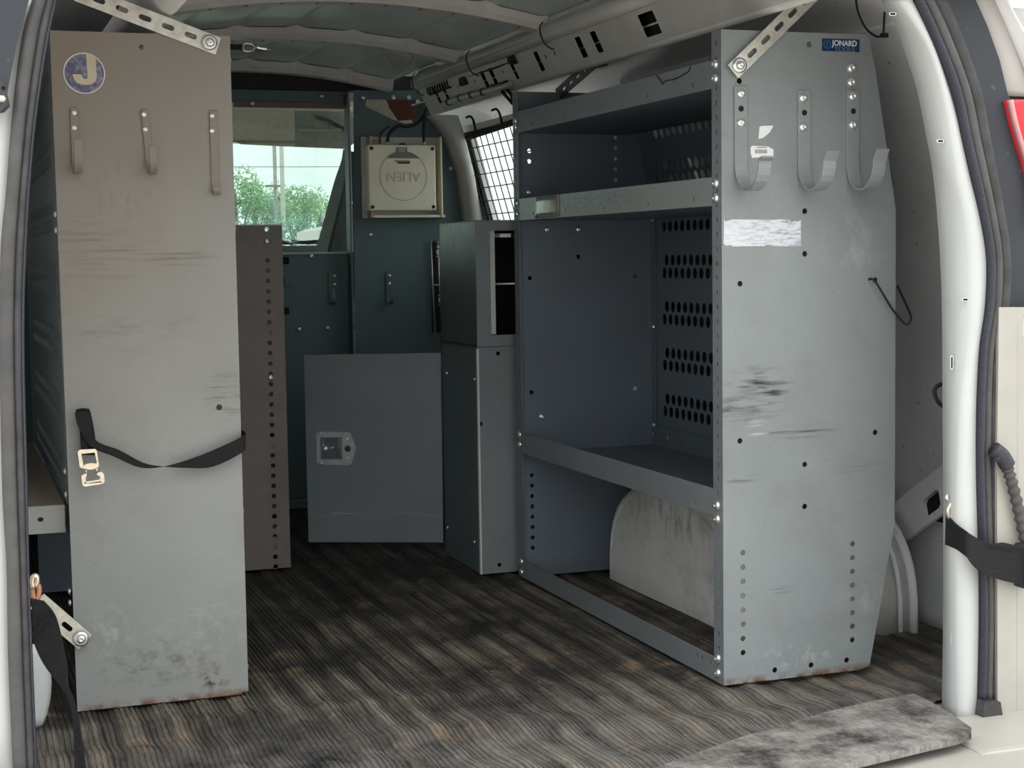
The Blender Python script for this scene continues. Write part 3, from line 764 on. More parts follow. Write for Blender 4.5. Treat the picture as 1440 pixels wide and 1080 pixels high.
# far end panel
holes = [circ(x, z, .0055) for x, z in ((1.338, 1.03), (1.337, 1.005), (1.461, .776), (1.335, .726), (1.61, .725), (1.335, .45), (1.609, .448))]
holes += [circ(1.333, .248 - .0255 * k, .0052) for k in range(8)] + [circ(1.562, 1.09 - .0258 * k, .005) for k in range(7)]
fe = plateXZ('end_panel', [(RX, 0), (1.60, 0), (1.66, .15), (1.66, .9), (1.61, 1.17), (RX, 1.17)], holes, .0018, FY, M_SHELF, rack)
for (x, z) in ((1.335, .931), (1.38, .842), (1.462, .842), (1.36, .39)): bolt((x, FY - .002, z), .008, (0, -1, 0), fe)
# back corner post with slots, far end
hs = [circ(FY - .014, .34 + .0258 * k, .003, 6) for k in range(22)]
bp = plateYZ('corner_post', [(FY - .028, .31), (FY, .31), (FY, .90), (FY - .028, .90)], hs, .0015, BX - .006, M_SHELF, rack)
for z in (.355, .333, .60, .865): bolt((BX - .006, FY - .014, z), .007, (-1, 0, 0), bp)
bolt((BX - .006, FY - .10, .333), .007, (-1, 0, 0), bp)
# perforated back panel, real punched holes
hs = []
for g in range(7):
    zt = .427 + .1125 * g
    for k in range(13):
        hs.append(circ(3.531 - .0335 * k, zt, .0125, 12, .0135)); hs.append(circ(3.531 + .0135 - .0335 * k, zt - .031, .0125, 12, .0135))
plateYZ('hole_shade_sheet', [(RY + .09, .32), (FY - .02, .32), (FY - .02, .90), (RY + .09, .90)], [], .002, BX + .022, M_BLACK, rack)  # added black sheet so the punched holes look shaded
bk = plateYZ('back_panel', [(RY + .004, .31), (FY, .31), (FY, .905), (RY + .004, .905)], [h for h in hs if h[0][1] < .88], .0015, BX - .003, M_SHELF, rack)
_v = Vector((1.598 - (BX - .003), 0, 1.165 - .905)).normalized()
plate('back_panel', [(RY + .004, 0), (FY, 0), (FY, .265), (RY + .004, .265)], [[(y, z - .905) for y, z in h] for h in hs if h[0][1] > .93 and h[0][1] < 1.12], .0015, (BX - .003, 0, .905), Y3, _v, M_SHELF, rack)
# shelves: pressed trays with lips and flanges
def tray(name, z0, z1, mat_lip, under=False, slots=True, depth=BX - .008):
    lipholes = []
    for y in (2.66, 2.86, 3.08, 3.30, 3.50): lipholes.append(circ(y, z0 + .014, .0035, 8, .005))
    for y in (2.62, 2.80, 3.02, 3.24, 3.46): lipholes.append(rrect(y - .001, y + .001, z1 - .018, z1 - .007, .0005, 1))
    fl_ = .0 
    o = plateYZ(name, [(RY + .034, z0), (FY - .019, z0), (FY - .019, z1), (RY + .034, z1)], lipholes, .0016, RX + .0004, mat_lip, rack)
    box('shelf_deck', RX + .001, depth, RY + .003, FY - .003, z0, z0 + .002, M_SHELF, o, .0003)
    sl = []
    for k in range(6): sl.append(slot(1.36 + .052 * k, z0 + .013, .006, .0022))
    for x in (1.36, 1.41, 1.52, 1.60): sl.append(slot(x, z0 + .035, .006, .0022))
    plateXZ('shelf_flange', [(RX + .002, z0), (depth, z0), (depth, z1), (RX + .002, z1)], sl, .0015, FY - .004, M_SHELF, o)
    plateYZ('shelf_flange', [(RY + .003, z0), (FY - .004, z0), (FY - .004, z1), (RY + .003, z1)], [rrect(3.44, 3.443, z0 + .02, z0 + .03, .0005, 1)], .0015, depth - .002, M_SHELF, o)
    return o
tray('lower_shelf', .305, .3545, M_LIP)
t2 = tray('middle_shelf', .864, .915, M_DENT)
t2['label'] = 'middle shelf lip with a shiny dent'
t3 = tray('top_shelf', 1.071, 1.121, M_LIP, depth=1.603)
# the bright dent in the middle lip: a pushed-in dish
rows = []
for i in range(9):
    y = 3.335 + .019 * i; row = []
    for k in range(5):
        z = .866 + .012 * k; d = .006 * math.sin(PI * i / 8) * (1 - k / 5)
        row.append((RX - .0008 - .003 * math.sin(PI * i / 8) + d * .2, y, z))
    rows.append(row)
loft('dent', rows, plain('rubbed bare metal', (.42, .40, .34), .25, metal=.5, var=.25, scale=40), t2, True, .0006)
# crack in the top shelf lip
ck = [(1.302,2.8138,1.1196), (1.302,2.7916,1.1065), (1.302,2.7885,1.1009), (1.302,2.7695,1.1055), (1.302,2.7384,1.1035), (1.302,2.7109,1.1057), (1.302,2.6928,1.1089), (1.302,2.675,1.1108), (1.302,2.666,1.1188)]
tube('crack', ck, .0011, M_HOLE, t3, 5, 1)
tr4 = plateYZ('kick_rail', [(RY + .03, 0), (FY - .015, 0), (FY - .015, .044), (RY + .03, .044)],
    [circ(y, .030, .0035, 8, .005) for y in (2.60, 2.635, 2.655, 2.83, 3.06, 3.30, 3.50)], .0018, RX + .0004, M_LIP, rack)
box('rail_foot', RX + .002, RX + .03, RY + .003, FY - .003, 0, .002, M_SHELF, tr4)
# three J hooks on the end panel
def j_profile(yp, ztop, zbot, reach, ztip, bend=.0):
    pts = [(yp, ztop), (yp, zbot + reach * .62)]
    N = 12
    for k in range(1, N + 1):
        a = PI * k / N
        pts.append((yp - reach / 2 + reach / 2 * math.cos(a), zbot + reach * .55 - reach * .55 * math.sin(a)))
    pts.append((yp - reach - bend, ztip))
    return pts
def j_hook(name, x0, x1, yp, ztop, zbot, reach, ztip, parent, mat, bolts, th=.0038, bend=.012, lean=0., tipw=None, br=.0085):
    prof = j_profile(yp, ztop, zbot, reach, ztip, bend)
    P = [Vector((0, a, b)) for a, b in prof]
    rows = []
    for i, p in enumerate(P):
        t = (P[min(i + 1, len(P) - 1)] - P[max(i - 1, 0)]).normalized(); nn = Vector((0, -t.z, t.y)) * th / 2
        s = (ztop - p.z) * lean
        rows.append([Vector((x0 + s, 0, 0)) + p + nn, Vector((x1 + s, 0, 0)) + p + nn, Vector((x1 + s, 0, 0)) + p - nn, Vector((x0 + s, 0, 0)) + p - nn])
    V = [v for r in rows for v in r]; F = []
    m = len(rows)
    for i in range(m - 1):
        for k in range(4): l = (k + 1) % 4; F.append((i * 4 + k, i * 4 + l, (i + 1) * 4 + l, (i + 1) * 4 + k))
    F += [(0, 3, 2, 1), tuple((m - 1) * 4 + k for k in range(4))]
    o = mesh(name, V, F, mat, parent)
    md = o.modifiers.new('edge', 'BEVEL'); md.width = .0008; md.segments = 2; md.limit_method = 'ANGLE'
    for (x, z) in bolts: bolt((x, yp - th / 2, z), br, (0, -1, 0), o)
    return o
M_HOOK = paint('grey enamel hook', (.25, .27, .272), .42, damt=.4)
for (a, b, zt, tip, bb) in ((1.327, 1.352, 1.072, .943, [(1.3391,1.0587), (1.3389,1.0079)]), (1.4535, 1.479, 1.067, .953, [(1.4628,1.0536), (1.4628,1.002)]), (1.554, 1.5795, 1.070, .958, [(1.565,1.0581), (1.5651,1.0071)])):
    hk = j_hook('hook', a, b, RY - .004, zt, .889, .088, tip, rack, M_HOOK, bb)
    plateXZ('bolt_hole', circ((a + b) / 2, bb[0][1] - .026, .0052), [], .0004, RY - .0062, M_HOLE, hk)
for (x, z) in [(1.5646,1.1091), (1.5647,1.0837)]: bolt((x, RY - .0018, z), .0088, (0, -1, 0), ep)
# stickers
sk = plateXZ('sticker', [(1.5046,1.1604), (1.5816,1.1609), (1.5816,1.138), (1.5046,1.1384)], [], .0005, RY - .0018, M_BLUE, rack)
sk['label'] = 'small dark blue maker sticker with pale capital letters'
x0, z0 = [(1.5243,1.1522)][0]
bm_text('lettering', 'JONARD', .0138, (x0 + .0008, RY - .0026, z0 + .0005), X3, Z3, M_SILV, sk, sx=.95, off=.0004)
bm_text('lettering', 'TOOLS', .0125, (x0 + .005, RY - .0026, z0 - .0105), X3, Z3, M_DIM, sk, sx=1.05)
xa, za = [(1.5148,1.15)][0]
plateXZ('emblem', circ(xa, za, .0075, 20), [circ(xa, za, .0062, 20)], .0004, RY - .0023, M_BLUEL, sk)
bm_text('emblem_letter', 'J', .013, (xa, RY - .0026, za), X3, Z3, M_BLUEL, sk, align='CENTER')
torn = [(1018.5, 309), (1022, 311), (1030, 308.5), (1060, 308.8), (1090, 309.2), (1096, 308.5), (1110, 309), (1113, 312), (1118, 311), (1122, 311.5), (1126.5, 310), (1126.5, 346), (1100, 346), (1084, 346), (1080, 344.5), (1075, 346), (1030, 346.5), (1027, 345), (1022, 345.5), (1018, 343)]
TORN = [(1.3072,0.8383), (1.3107,0.8351), (1.3233,0.8388), (1.3657,0.8382), (1.4085,0.8374), (1.4171,0.8386), (1.4373,0.8375), (1.443,0.833), (1.4488,0.8355), (1.4546,0.8338), (1.4611,0.8367), (1.4611,0.7902), (1.4228,0.7902), (1.4012,0.7914), (1.3941,0.7935), (1.3869,0.791), (1.3245,0.7911), (1.3189,0.7937), (1.3119,0.7922), (1.3063,0.7957)]
s2 = plateXZ('sticker', TORN, [], .0004, RY - .0018, M_TORN, rack); s2['label'] = 'scratched white sticker with worn off print'
s3 = plateXZ('sticker', [(1.3604,0.9652), (1.3632,0.9683), (1.3944,0.9674), (1.4058,0.9624), (1.4058,0.9486), (1.3859,0.9491), (1.3632,0.9471), (1.3604,0.9558)], [], .0004, RY - .0018, M_PAPER, rack); s3['label'] = 'small white barcode label behind the left hook'
bx, bz = [(1.3689,0.959)][0]
for k, wd in enumerate((1, 2, 1, 1, 2, 1, 2, 1, 1, 2, 1, 1)):
    box('bar', bx + .0021 * k, bx + .0021 * k + .0006 * wd, RY - .0026, RY - .0021, bz - .004, bz + .003, M_INK, s3, 0)
box('print_line', bx + .003, bx + .024, RY - .0026, RY - .0021, bz + .006, bz + .007, M_INK, s3, 0)
s4 = plateXZ('sticker', [(1.3782,1.0022), (1.3832,1.0035), (1.4059,1.0045), (1.3988,0.9925), (1.3859,0.9829), (1.376,0.9803)], [], .0004, RY - .0018, M_PAPER, rack); s4['label'] = 'torn sliver of a white label above the barcode label'

# slotted braces
def brace(name, label, P0, P1, wid, y, parent=None, mat=None, first=.02, pitch=.037, th=.003, boltat=None):
    P0 = Vector(P0); P1 = Vector(P1); U = (P1 - P0).normalized(); L = (P1 - P0).length
    n0 = Vector((0, 1, 0)); n0 = (n0 - U * n0.dot(U)).normalized(); V_ = n0.cross(U) * -1
    if V_.z < 0: V_ = -V_
    t = thing(name, label, 'brace', P0)
    hs = []; s = first + .028
    while s < L - .02: hs.append(slot(s, 0, .013, .0045)); s += pitch
    plate('slotted_bar', [(0, -wid / 2), (L, -wid / 2), (L, wid / 2), (0, wid / 2)], hs, th, P0, U, V_, mat or M_STEEL, t)
    b = P0 + U * first * .75
    bolt(b + Vector((0, -th - .001, 0)), .0105, (0, -1, 0), t, lathe_mesh('washer', [(1.3, 0), (1.3, .15), (1.0, .16), (.98, .2)], 20), 'washer').data.materials.append(M_BOLT)
    bolt(b + Vector((0, -th - .0035, 0)), .0085, (0, -1, 0), t)
    return t
A_ = [(1.3207,2.538,1.096), (1.4665,2.538,1.2255)]
d_ = Vector(A_[1]) - Vector(A_[0])
brace('support_brace', 'slotted zinc brace bolted to the top of the right end panel', A_[0], Vector(A_[0]) + d_ * 1.12, .030, 2.538, pitch=.036, first=.022)
A_ = [(0.4704,2.822,1.151), (0.2661,2.822,1.2234)]
d_ = Vector(A_[1]) - Vector(A_[0])
brace('support_brace', 'long slotted zinc brace bolted to the top of the left end panel', A_[0], Vector(A_[0]) + d_ * 1.15, .031, 2.822, pitch=.0405, first=.022)
A_ = [(0.2096,2.815,0.1243), (0.1321,2.815,0.2035)]
d_ = Vector(A_[1]) - Vector(A_[0])
brace('support_brace', 'short slotted zinc brace low on the left end panel behind the hanging strap', A_[0], Vector(A_[0]) + d_, .033, 2.815, pitch=.045, first=.014)
M_DSTEEL = plain('dull dark steel', (.12, .13, .13), .45, metal=.4)
t = thing('support_brace', 'dull grey slotted brace from the roof rail to the top of the right shelves', 'brace', (1.40, 3.55, 1.17))
a0, a1 = [Vector(q) for q in [(1.42,3.6167,1.17), (1.42,3.3937,1.2179)]]
U_ = (a1 - a0); L_ = U_.length
plate('slotted_bar', [(-.02, -.016), (L_ + .02, -.016), (L_ + .02, .016), (-.02, .016)], [slot(.03 + .045 * k, 0, .018, .004) for k in range(4) if .03 + .045 * k < L_], .003, a0, U_, (0, .45, 1), M_DSTEEL, t)
bolt(a1 + Vector((-.004, -.004, .0)), .011, (-.8, -.6, 0), t, HEX)
box('bracket', a1.x, a1.x + .02, a1.y - .02, a1.y + .02, a1.z - .012, 1.212, M_DSTEEL, t)

# cable tie through the end panel and other loops
def cable(label, pts, r=.0022, mat=None, name='cable'):
    o = tube(name, pts, r, mat or M_BLACK, None, 6, 6); return tag(o, label, 'cable')
a, b, c, d = [(1.605,2.53,0.7249), (1.6429,2.53,0.6721), (1.6719,2.53,0.6438), (1.6825,2.53,0.6553)]
e, f = [(1.7063,2.58,0.6758), (1.6859,2.58,0.7136)]
cable('thin black cable looped out of a hole in the right end panel', [(a[0], 2.556, a[2]), a, b, c, d, e, f])
g_ = [(1.6064,2.6,1.2482), (1.6126,2.6,1.2175), (1.6293,2.6,1.1896), (1.6506,2.6,1.176), (1.6643,2.6,1.1778)]
h_ = [(1.6659,2.6,1.1778), (1.6673,2.6,1.1987), (1.6687,2.6,1.2247)]
cable('black cable hanging in a loop above the right end panel', g_ + h_)
bx_ = [(1.6646,2.598,1.1775)][0]
tag(box('cable_clip', bx_[0] - .006, bx_[0] + .007, 2.59, 2.60, bx_[2] - .004, bx_[2] + .004, M_BLACK), 'small black clip where the hanging cable loop ends beside the white jamb', 'clip')
cable('black bent hook of cable behind the right jamb at mid height', [(1.6856,2.42,0.5431), (1.6648,2.42,0.5376), (1.6589,2.42,0.5264), (1.668,2.42,0.5081), (1.686,2.42,0.4971)], .0042)
for (x, nm) in ((845, 'nearest'), (738, 'middle'), (668, 'farthest')):
    pass
LOOPS = {'nearest the camera': 3.545, 'in the middle of the row': 4.10, 'farthest from the camera': 4.62}
for k, (nm, y) in enumerate(LOOPS.items()):
    o = cable('thin wire clip round the roof rail pipe, ' + nm, [(1.352, y, 1.327), (1.338, y - .010, 1.308), (1.342, y - .022, 1.276), (1.362, y - .016, 1.262), (1.380, y, 1.262)], .0016)
    o['group'] = 'wire clips round the roof rail pipe'
cable('pale thin wire drooping below the middle roof bow', [(1.1459,4.19,1.3233), (1.1572,4.19,1.3011), (1.1746,4.19,1.2846), (1.1945,4.19,1.2908), (1.2126,4.19,1.3026), (1.223,4.19,1.3217)], .0022, plain('grey wire', (.25, .25, .24), .5))

# rod, bulb socket and hanger on the roof rail
rd = thing('linkage_rod', 'black linkage rod with a socket running along the right roof rail', 'rod', (1.46, 4.1, 1.25))
P_ = [(1.375,4.2404,1.2701), (1.375,3.9415,1.2668), (1.375,3.7181,1.2722)]
tube('rod', P_, .0035, M_BLACK, rd, 6)
tube('socket', [(1.375,3.8321,1.272), (1.375,3.7899,1.2722)], .014, M_BLACK, rd, 10, 2)
boxes('rod_end', [(1.37, 1.388, P_[0][1] - .04, P_[0][1] + .02, P_[0][2] - .02, P_[0][2] + .022)], M_BLACK, rd, .004)
sp = thing('coiled_spring', 'row of black coil ends on the right roof rail beside the partition', 'spring', (1.45, 4.9, 1.25))
P_ = [(1.375,4.5614,1.2676), (1.375,4.4543,1.269), (1.375,4.345,1.2696)]
V_ = []
q0, q1 = Vector(P_[0]), Vector(P_[2])
for k in range(120):
    t_ = k / 119; a = 2 * PI * 9 * t_
    V_.append(q0.lerp(q1, t_) + Vector((.008 * math.cos(a), 0, .013 * math.sin(a))))
tube('coil', V_, .0028, M_BLACK, sp, 5, 1)
hn = thing('ceiling_hanger', 'black double-loop hanger below the right roof rail', 'hanger', (1.55, 4.2, 1.2))
tube('stem', [(1.395,4.0992,1.2422), (1.395,4.001,1.2281), (1.395,3.9118,1.2279)], .006, M_BLACK, hn, 8)
tube('loop', [(1.395,3.984,1.2282), (1.395,3.968,1.2082), (1.395,3.9139,1.1811), (1.395,3.8819,1.1672), (1.395,3.8971,1.1903), (1.395,3.94,1.2127)], .0045, M_BLACK, hn, 8, 5, True)
pp = thing('grab_rail', 'pale segmented tube below the right roof rail', 'tube', (1.55, 4.6, 1.2))
P_ = catmull([(1.39,4.4782,1.2187), (1.39,4.3552,1.2233), (1.39,4.2258,1.2225), (1.39,4.1034,1.2199), (1.39,3.9871,1.2174), (1.39,3.8765,1.2168)], 5)
tube('tube_body', P_, .009, plain('pale grey tube', (.42, .43, .40), .35), pp, 8, 1)
for k in (3, 7, 11, 15): 
    q = P_[k]; tube('tube_band', [q + Vector((0, -.006, 0)), q + Vector((0, .006, 0))], .0104, M_BLACK, pp, 8, 1)

# ------------------------------------------------------------------ left shelving unit
LY, LX0, LX1 = 2.83, .190, .492
lr = thing('shelving_unit', 'grey steel shelving unit on the left, brown reflection painted above, with a round letter badge', 'shelving', (LX0, LY, 0))
hs = [circ(.340, 1.146, .0045), circ(.4545, .5205, .0055)]
le = plateXZ('end_panel', [(LX0 + .003, .0), (LX1 - .012, 0), (LX1 - .011, .004), (LX1, .004), (LX1, 1.17), (LX0 - .001, 1.17)], hs, .0018, LY, M_LPANEL, lr)
plateYZ('corner_post', [(LY, 0), (LY + .036, 0), (LY + .036, 1.17), (LY, 1.17)], [circ(LY + .018, .013 + .0258 * k, .0036, 8) for k in range(45)], .0018, LX1 - .002, M_SHELF, lr)
for z in (1.13, .86, .835, .33, .045): bolt((LX1, LY + .018, z), .007, (1, 0, 0), lr)
for z in (.862, .835, .42, .38, .21, .19): bolt((LX0 - .0005, LY + .012, z), .006, (-1, 0, 0), lr)
LFY = 3.90
hs = []
for g in range(7):
    for k in range(24):
        hs.append(circ(2.92 + .0335 * k, .427 + .1125 * g, .0125, 10)); hs.append(circ(2.937 + .0335 * k, .396 + .1125 * g, .0125, 10))
plateYZ('back_panel', [(LY + .002, .365), (LFY, .365), (LFY, 1.165), (LY + .002, 1.165)], hs, .0015, LX0 - .001, M_DARKP, lr)
plateXZ('end_panel', [(LX0, 0), (LX1, 0), (LX1, 1.17), (LX0, 1.17)], [circ(.46, .248 - .0255 * k, .0052) for k in range(8)], .0018, LFY, M_SHELF, lr)
for nm, z0 in (('lower_shelf', .305), ('middle_shelf', .864), ('top_shelf', 1.071)):
    plateYZ(nm, [(LY + .03, z0), (LFY, z0), (LFY, z0 + .05), (LY + .03, z0 + .05)], [circ(3.0 + .2 * k, z0 + .014, .0035, 8) for k in range(5)], .0016, LX1 - .003, M_SHELF, lr)
    box('shelf_deck', LX0 + .002, LX1 - .003, LY + .003, LFY - .002, z0, z0 + .002, M_SHELF, lr.children[-1], .0003)
# deck and flange that stick out past the back panel
q = plateXZ('rear_deck_flange', [(.02, .313), (.186, .313), (.186, .361), (.02, .361)], [circ(.145, .338, .0052, 12, .004)], .0016, LY + .022, M_LPANEL, lr)
box('rear_deck', .02, LX0 - .003, LY + .022, LFY, .357, .3595, paint('brown dusty deck', (.20, .16, .12), .6), q, .0003)
# three coat hooks
M_HOOKL = paint('brown grey enamel hook', (.20, .175, .15), .45, damt=.4)
j_hook('hook', .217, .231, LY - .004, 1.041, .930, .055, .984, lr, M_HOOKL, [(0.2236,1.0324), (0.2227,1.0073)], .003, .0, 0, br=.0052)
j_hook('hook', .335, .348, LY - .004, 1.040, .929, .058, .975, lr, M_HOOKL, [(0.3395,1.0318), (0.3411,1.0064)], .003, .004, .06, br=.0052)
lh = j_hook('hook', .452, .466, LY - .004, 1.040, .896, .020, .908, lr, M_HOOKL, [(0.4564,1.0312), (0.4556,1.0054)], .003, .0, .0, br=.0052)
lh['label'] = 'straightened hook with hardly any tip'
# round badge
bx0, bz0 = [(0.243,1.0997)][0]
R_ = .0353
bd = plateXZ('badge', circ(bx0, bz0, R_, 40), [], .0006, LY - .0018, M_BADGE, lr); bd['label'] = 'round faded blue badge with a cream letter J'
plateXZ('badge_ring', circ(bx0, bz0, R_ - .0006, 40), [circ(bx0, bz0, R_ - .0026, 40)], .0004, LY - .0026, M_BADGEW, bd)
def bpx(u, v): return (bx0 + (u - 605) / 298 * R_, bz0 - (v - 655) / 285 * R_)
jp = [bpx(*q) for q in ((638, 392), (700, 402), (770, 450), (772, 560), (780, 690), (760, 760), (710, 800), (640, 815), (560, 808), (500, 785), (458, 735), (438, 672), (565, 672), (580, 715), (610, 735), (645, 725), (652, 690), (645, 560))]
plateXZ('badge_letter', jp, [], .0004, LY - .0027, M_BADGEC, bd)

# tie-down strap with buckle on the left panel
ts = thing('tie_down_strap', 'black webbing strap with a metal buckle draped across the left end panel', 'strap', (.22, 2.80, .5))
T1 = [(0.2048,2.8,0.5255), (0.2098,2.8,0.5009), (0.2298,2.8,0.4657), (0.2671,2.8,0.4465), (0.3083,2.8,0.4256), (0.3446,2.8,0.4235), (0.3876,2.8,0.4322), (0.4375,2.8,0.4482), (0.492,2.8,0.4717)]
T2 = [(0.2296,2.8,0.528), (0.2346,2.8,0.5021), (0.2395,2.8,0.475), (0.277,2.8,0.457), (0.3146,2.8,0.4339), (0.3446,2.8,0.4253), (0.3897,2.8,0.4196), (0.4367,2.8,0.4193), (0.4899,2.8,0.4428)]
for Lx in (T1, T2): Lx.append((.4965, 2.86, Lx[-1][2] + .004))
strip('webbing', T1, T2, .0022, M_WEB, ts)
K1 = [(0.2098,2.806,0.5223), (0.2124,2.806,0.4941), (0.2132,2.806,0.4513)]
K2 = [(0.2312,2.806,0.5262), (0.237,2.806,0.4892), (0.238,2.806,0.4499)]
strip('webbing', K1, K2, .0022, M_WEB, ts)
strip('webbing', [(0.2071,2.798,0.5292), (0.2177,2.798,0.5312), (0.2294,2.798,0.5294)], [(0.2062,2.806,0.5176), (0.2179,2.806,0.5183), (0.2309,2.806,0.5177)], .004, M_WEB, ts, 3)
def bkl(pts, hole, nm='buckle'):
    plateXZ(nm, pts, [hole], .004, 2.800, M_BRASS, ts)
bkl([(0.2071,0.4584), (0.2108,0.4618), (0.2367,0.4616), (0.2389,0.4578), (0.2416,0.4319), (0.2392,0.4296), (0.2167,0.4285), (0.2097,0.4313)], [(0.2129,0.4544), (0.2353,0.4556), (0.2383,0.4383), (0.2358,0.4347), (0.2157,0.4347)])
bkl([(0.2115,0.4165), (0.2164,0.4199), (0.2211,0.4196), (0.2184,0.4112), (0.2194,0.4063), (0.242,0.4086), (0.2433,0.4134), (0.2375,0.4174), (0.2389,0.421), (0.246,0.4218), (0.2494,0.4167), (0.2502,0.4044), (0.2465,0.4009), (0.2168,0.3978), (0.2133,0.4005)], [(0.2152,0.4028), (0.2171,0.407), (0.2205,0.4037), (0.2431,0.406), (0.2454,0.404), (0.2442,0.4029)])
ov = [(0.2278,0.4324)][0]
plateXZ('buckle_tongue', circ(ov[0], ov[1], .0125, 16, .0055), [], .005, 2.799, M_BRASS, ts)
tube('buckle_post', [(0.2201,2.799,0.4284), (0.2198,2.799,0.4186)], .0022, M_BRASS, ts, 6, 2)
tube('buckle_post', [(0.2379,2.799,0.4298), (0.2375,2.799,0.42)], .0022, M_BRASS, ts, 6, 2)

# hanging strap at the left jamb
hs_ = thing('check_strap', 'black webbing door strap hanging down inside the left jamb', 'strap', (.11, 2.38, .2))
strip('webbing', [(0.1048,2.4,0.2924), (0.1053,2.4,0.2523), (0.1063,2.4,0.2259), (0.1191,2.4,0.1929), (0.141,2.4,0.1587), (0.1524,2.4,0.1361), (0.1571,2.4,0.0981), (0.1565,2.4,0.0229)], [(0.1226,2.4,0.2877), (0.1378,2.4,0.2652), (0.1465,2.4,0.2273), (0.1522,2.4,0.1895), (0.1531,2.4,0.1574), (0.1604,2.4,0.1352), (0.1679,2.4,0.0861), (0.1738,2.4,0.0207)], .004, M_WEB, hs_)
strip('webbing_fold', [(0.1044,2.39,0.242), (0.1138,2.39,0.2537), (0.1252,2.39,0.2653), (0.1324,2.39,0.2731)], [(0.105,2.385,0.2378), (0.1163,2.385,0.2493), (0.1277,2.385,0.2619), (0.135,2.385,0.2707)], .003, M_WEB, hs_, 3)
tube('ring', [(0.108,2.4,0.3236), (0.113,2.4,0.3253), (0.1137,2.4,0.3169), (0.1104,2.4,0.3098), (0.1066,2.4,0.3132)], .004, M_BRASS, hs_, 6, 4, True)
tube('ring', [(0.1088,2.405,0.3121), (0.1157,2.405,0.3094), (0.1151,2.405,0.2947), (0.11,2.405,0.2899), (0.1073,2.405,0.2985)], .0042, plain('rusty steel', (.45, .22, .13), .5, metal=.4), hs_, 6, 4, True)
# left wheel housing edge
rows = []
for k in range(9):
    t_ = k / 8; P0 = Vector([(0.1232,2.78,0.1381)][0]).lerp(Vector([(0.1225,2.78,-0.0056)][0]), t_)
    wq = .022 * max(0, math.sin(PI * (.12 + .8 * t_))) ** .8 + .004
    rows.append([P0 + Vector((-.07, .03, 0)), P0 + Vector((-.02, -.002, 0)), P0 + Vector((wq * .6, -.004, 0)), P0 + Vector((wq, .012, 0)), P0 + Vector((wq, .06, 0))])
tag(loft('trim_25', rows, M_WHITE, None, True, .002), 'white curved wheel housing edge low behind the left jamb', kind='structure')

# right door check strap
_p = lambda L, k: L[k]
cs = thing('check_strap', 'wide black webbing strap from the right jamb to the open door', 'strap', (1.60, 2.23, .36))
A1 = [(1.5398,2.21,0.348), (1.555,2.21,0.3316), (1.5801,2.21,0.3144), (1.6081,2.21,0.298), (1.6434,2.21,0.2858), (1.7047,2.21,0.28)]
A2 = [(1.5388,2.21,0.2961), (1.5596,2.21,0.2874), (1.5777,2.21,0.2741), (1.6017,2.21,0.2495), (1.6441,2.21,0.2293), (1.7056,2.21,0.2133)]
A1[0], A2[0] = [(1.5969,2.292,0.3319), (1.5959,2.292,0.2781)]
A1[1], A2[1] = [(1.5832,2.25,0.3234), (1.5878,2.25,0.2785)]
strip('webbing', A1, A2, .003, M_WEB, cs)
tube('hook', [(1.5933,2.275,0.3651), (1.5976,2.275,0.3575), (1.592,2.275,0.3482), (1.5878,2.275,0.3399), (1.5908,2.275,0.3288), (1.5964,2.275,0.3272)], .0042, M_BRASS, cs, 8)
kb = [(1.5996,2.29,0.3589), (1.6031,2.29,0.2754)]
for q in kb: bolt(q, .0085, (0, -1, 0), cs).data = BOLT
e1, e2 = Vector(A1[-1]), Vector(A2[-1])
box('anchor_plate', e1.x - .012, e1.x + .008, 2.205, 2.236, e2.z - .004, e1.z + .004, M_RUBBERD, cs, .002)
bolt((e1.x - .002, 2.205, (e1.z + e2.z) / 2), .009, (0, -1, 0), cs, HEX)
strip('frayed_edge', [(1.6219,2.2,0.2927), (1.6429,2.2,0.2935), (1.6642,2.2,0.2883), (1.6855,2.2,0.2843)], [(1.6219,2.2,0.2891), (1.643,2.2,0.2863), (1.6642,2.2,0.2835), (1.6856,2.2,0.2807)], .001, M_WEB, cs)

# ------------------------------------------------------------------ low shelving panel in the middle left
ml = thing('shelving_unit', 'low brown grey shelving unit behind the left one with a column of holes', 'shelving', (.50, 3.97, 0))
hs = [circ(.7685, .8555 - .0258 * k, .0062 if k != 1 else .0001 + .006) for k in range(34) if k not in (1, 2)]
plateXZ('end_panel', [(.50, 0), (.807, 0), (.807, .865), (.50, .865)], hs, .002, 3.97, M_BROWN, ml)
box('cap_edge', .50, .8075, 3.967, 3.972, .8640, .8672, plain('rubbed edge', (.4, .38, .33), .4), ml, .0004)
for z in (.826, .485): bolt((.7685, 3.968, z), .0085, (0, -1, 0), ml)
boltm = plateYZ('side_panel', [(3.972, 0), (4.05, 0), (4.05, .86), (3.972, .86)], [circ(4.02, .05 + .0258 * k, .004, 8) for k in range(30)], .0018, .804, M_DARKP, ml)
plateXZ('end_panel', [(.50, 0), (.807, 0), (.807, .86), (.50, .86)], [], .0018, 4.70, M_DARKP, ml)
for z0 in (.05, .30, .58): box('shelf_deck', .50, .805, 3.973, 4.70, z0, z0 + .03, M_DARKP, ml)

# ------------------------------------------------------------------ corner cabinets
CX, CY = 1.222, 3.687
lc = thing('cabinet', 'lower dark grey steel cabinet with its latched door swung open', 'cabinet', (CX, CY, 0))
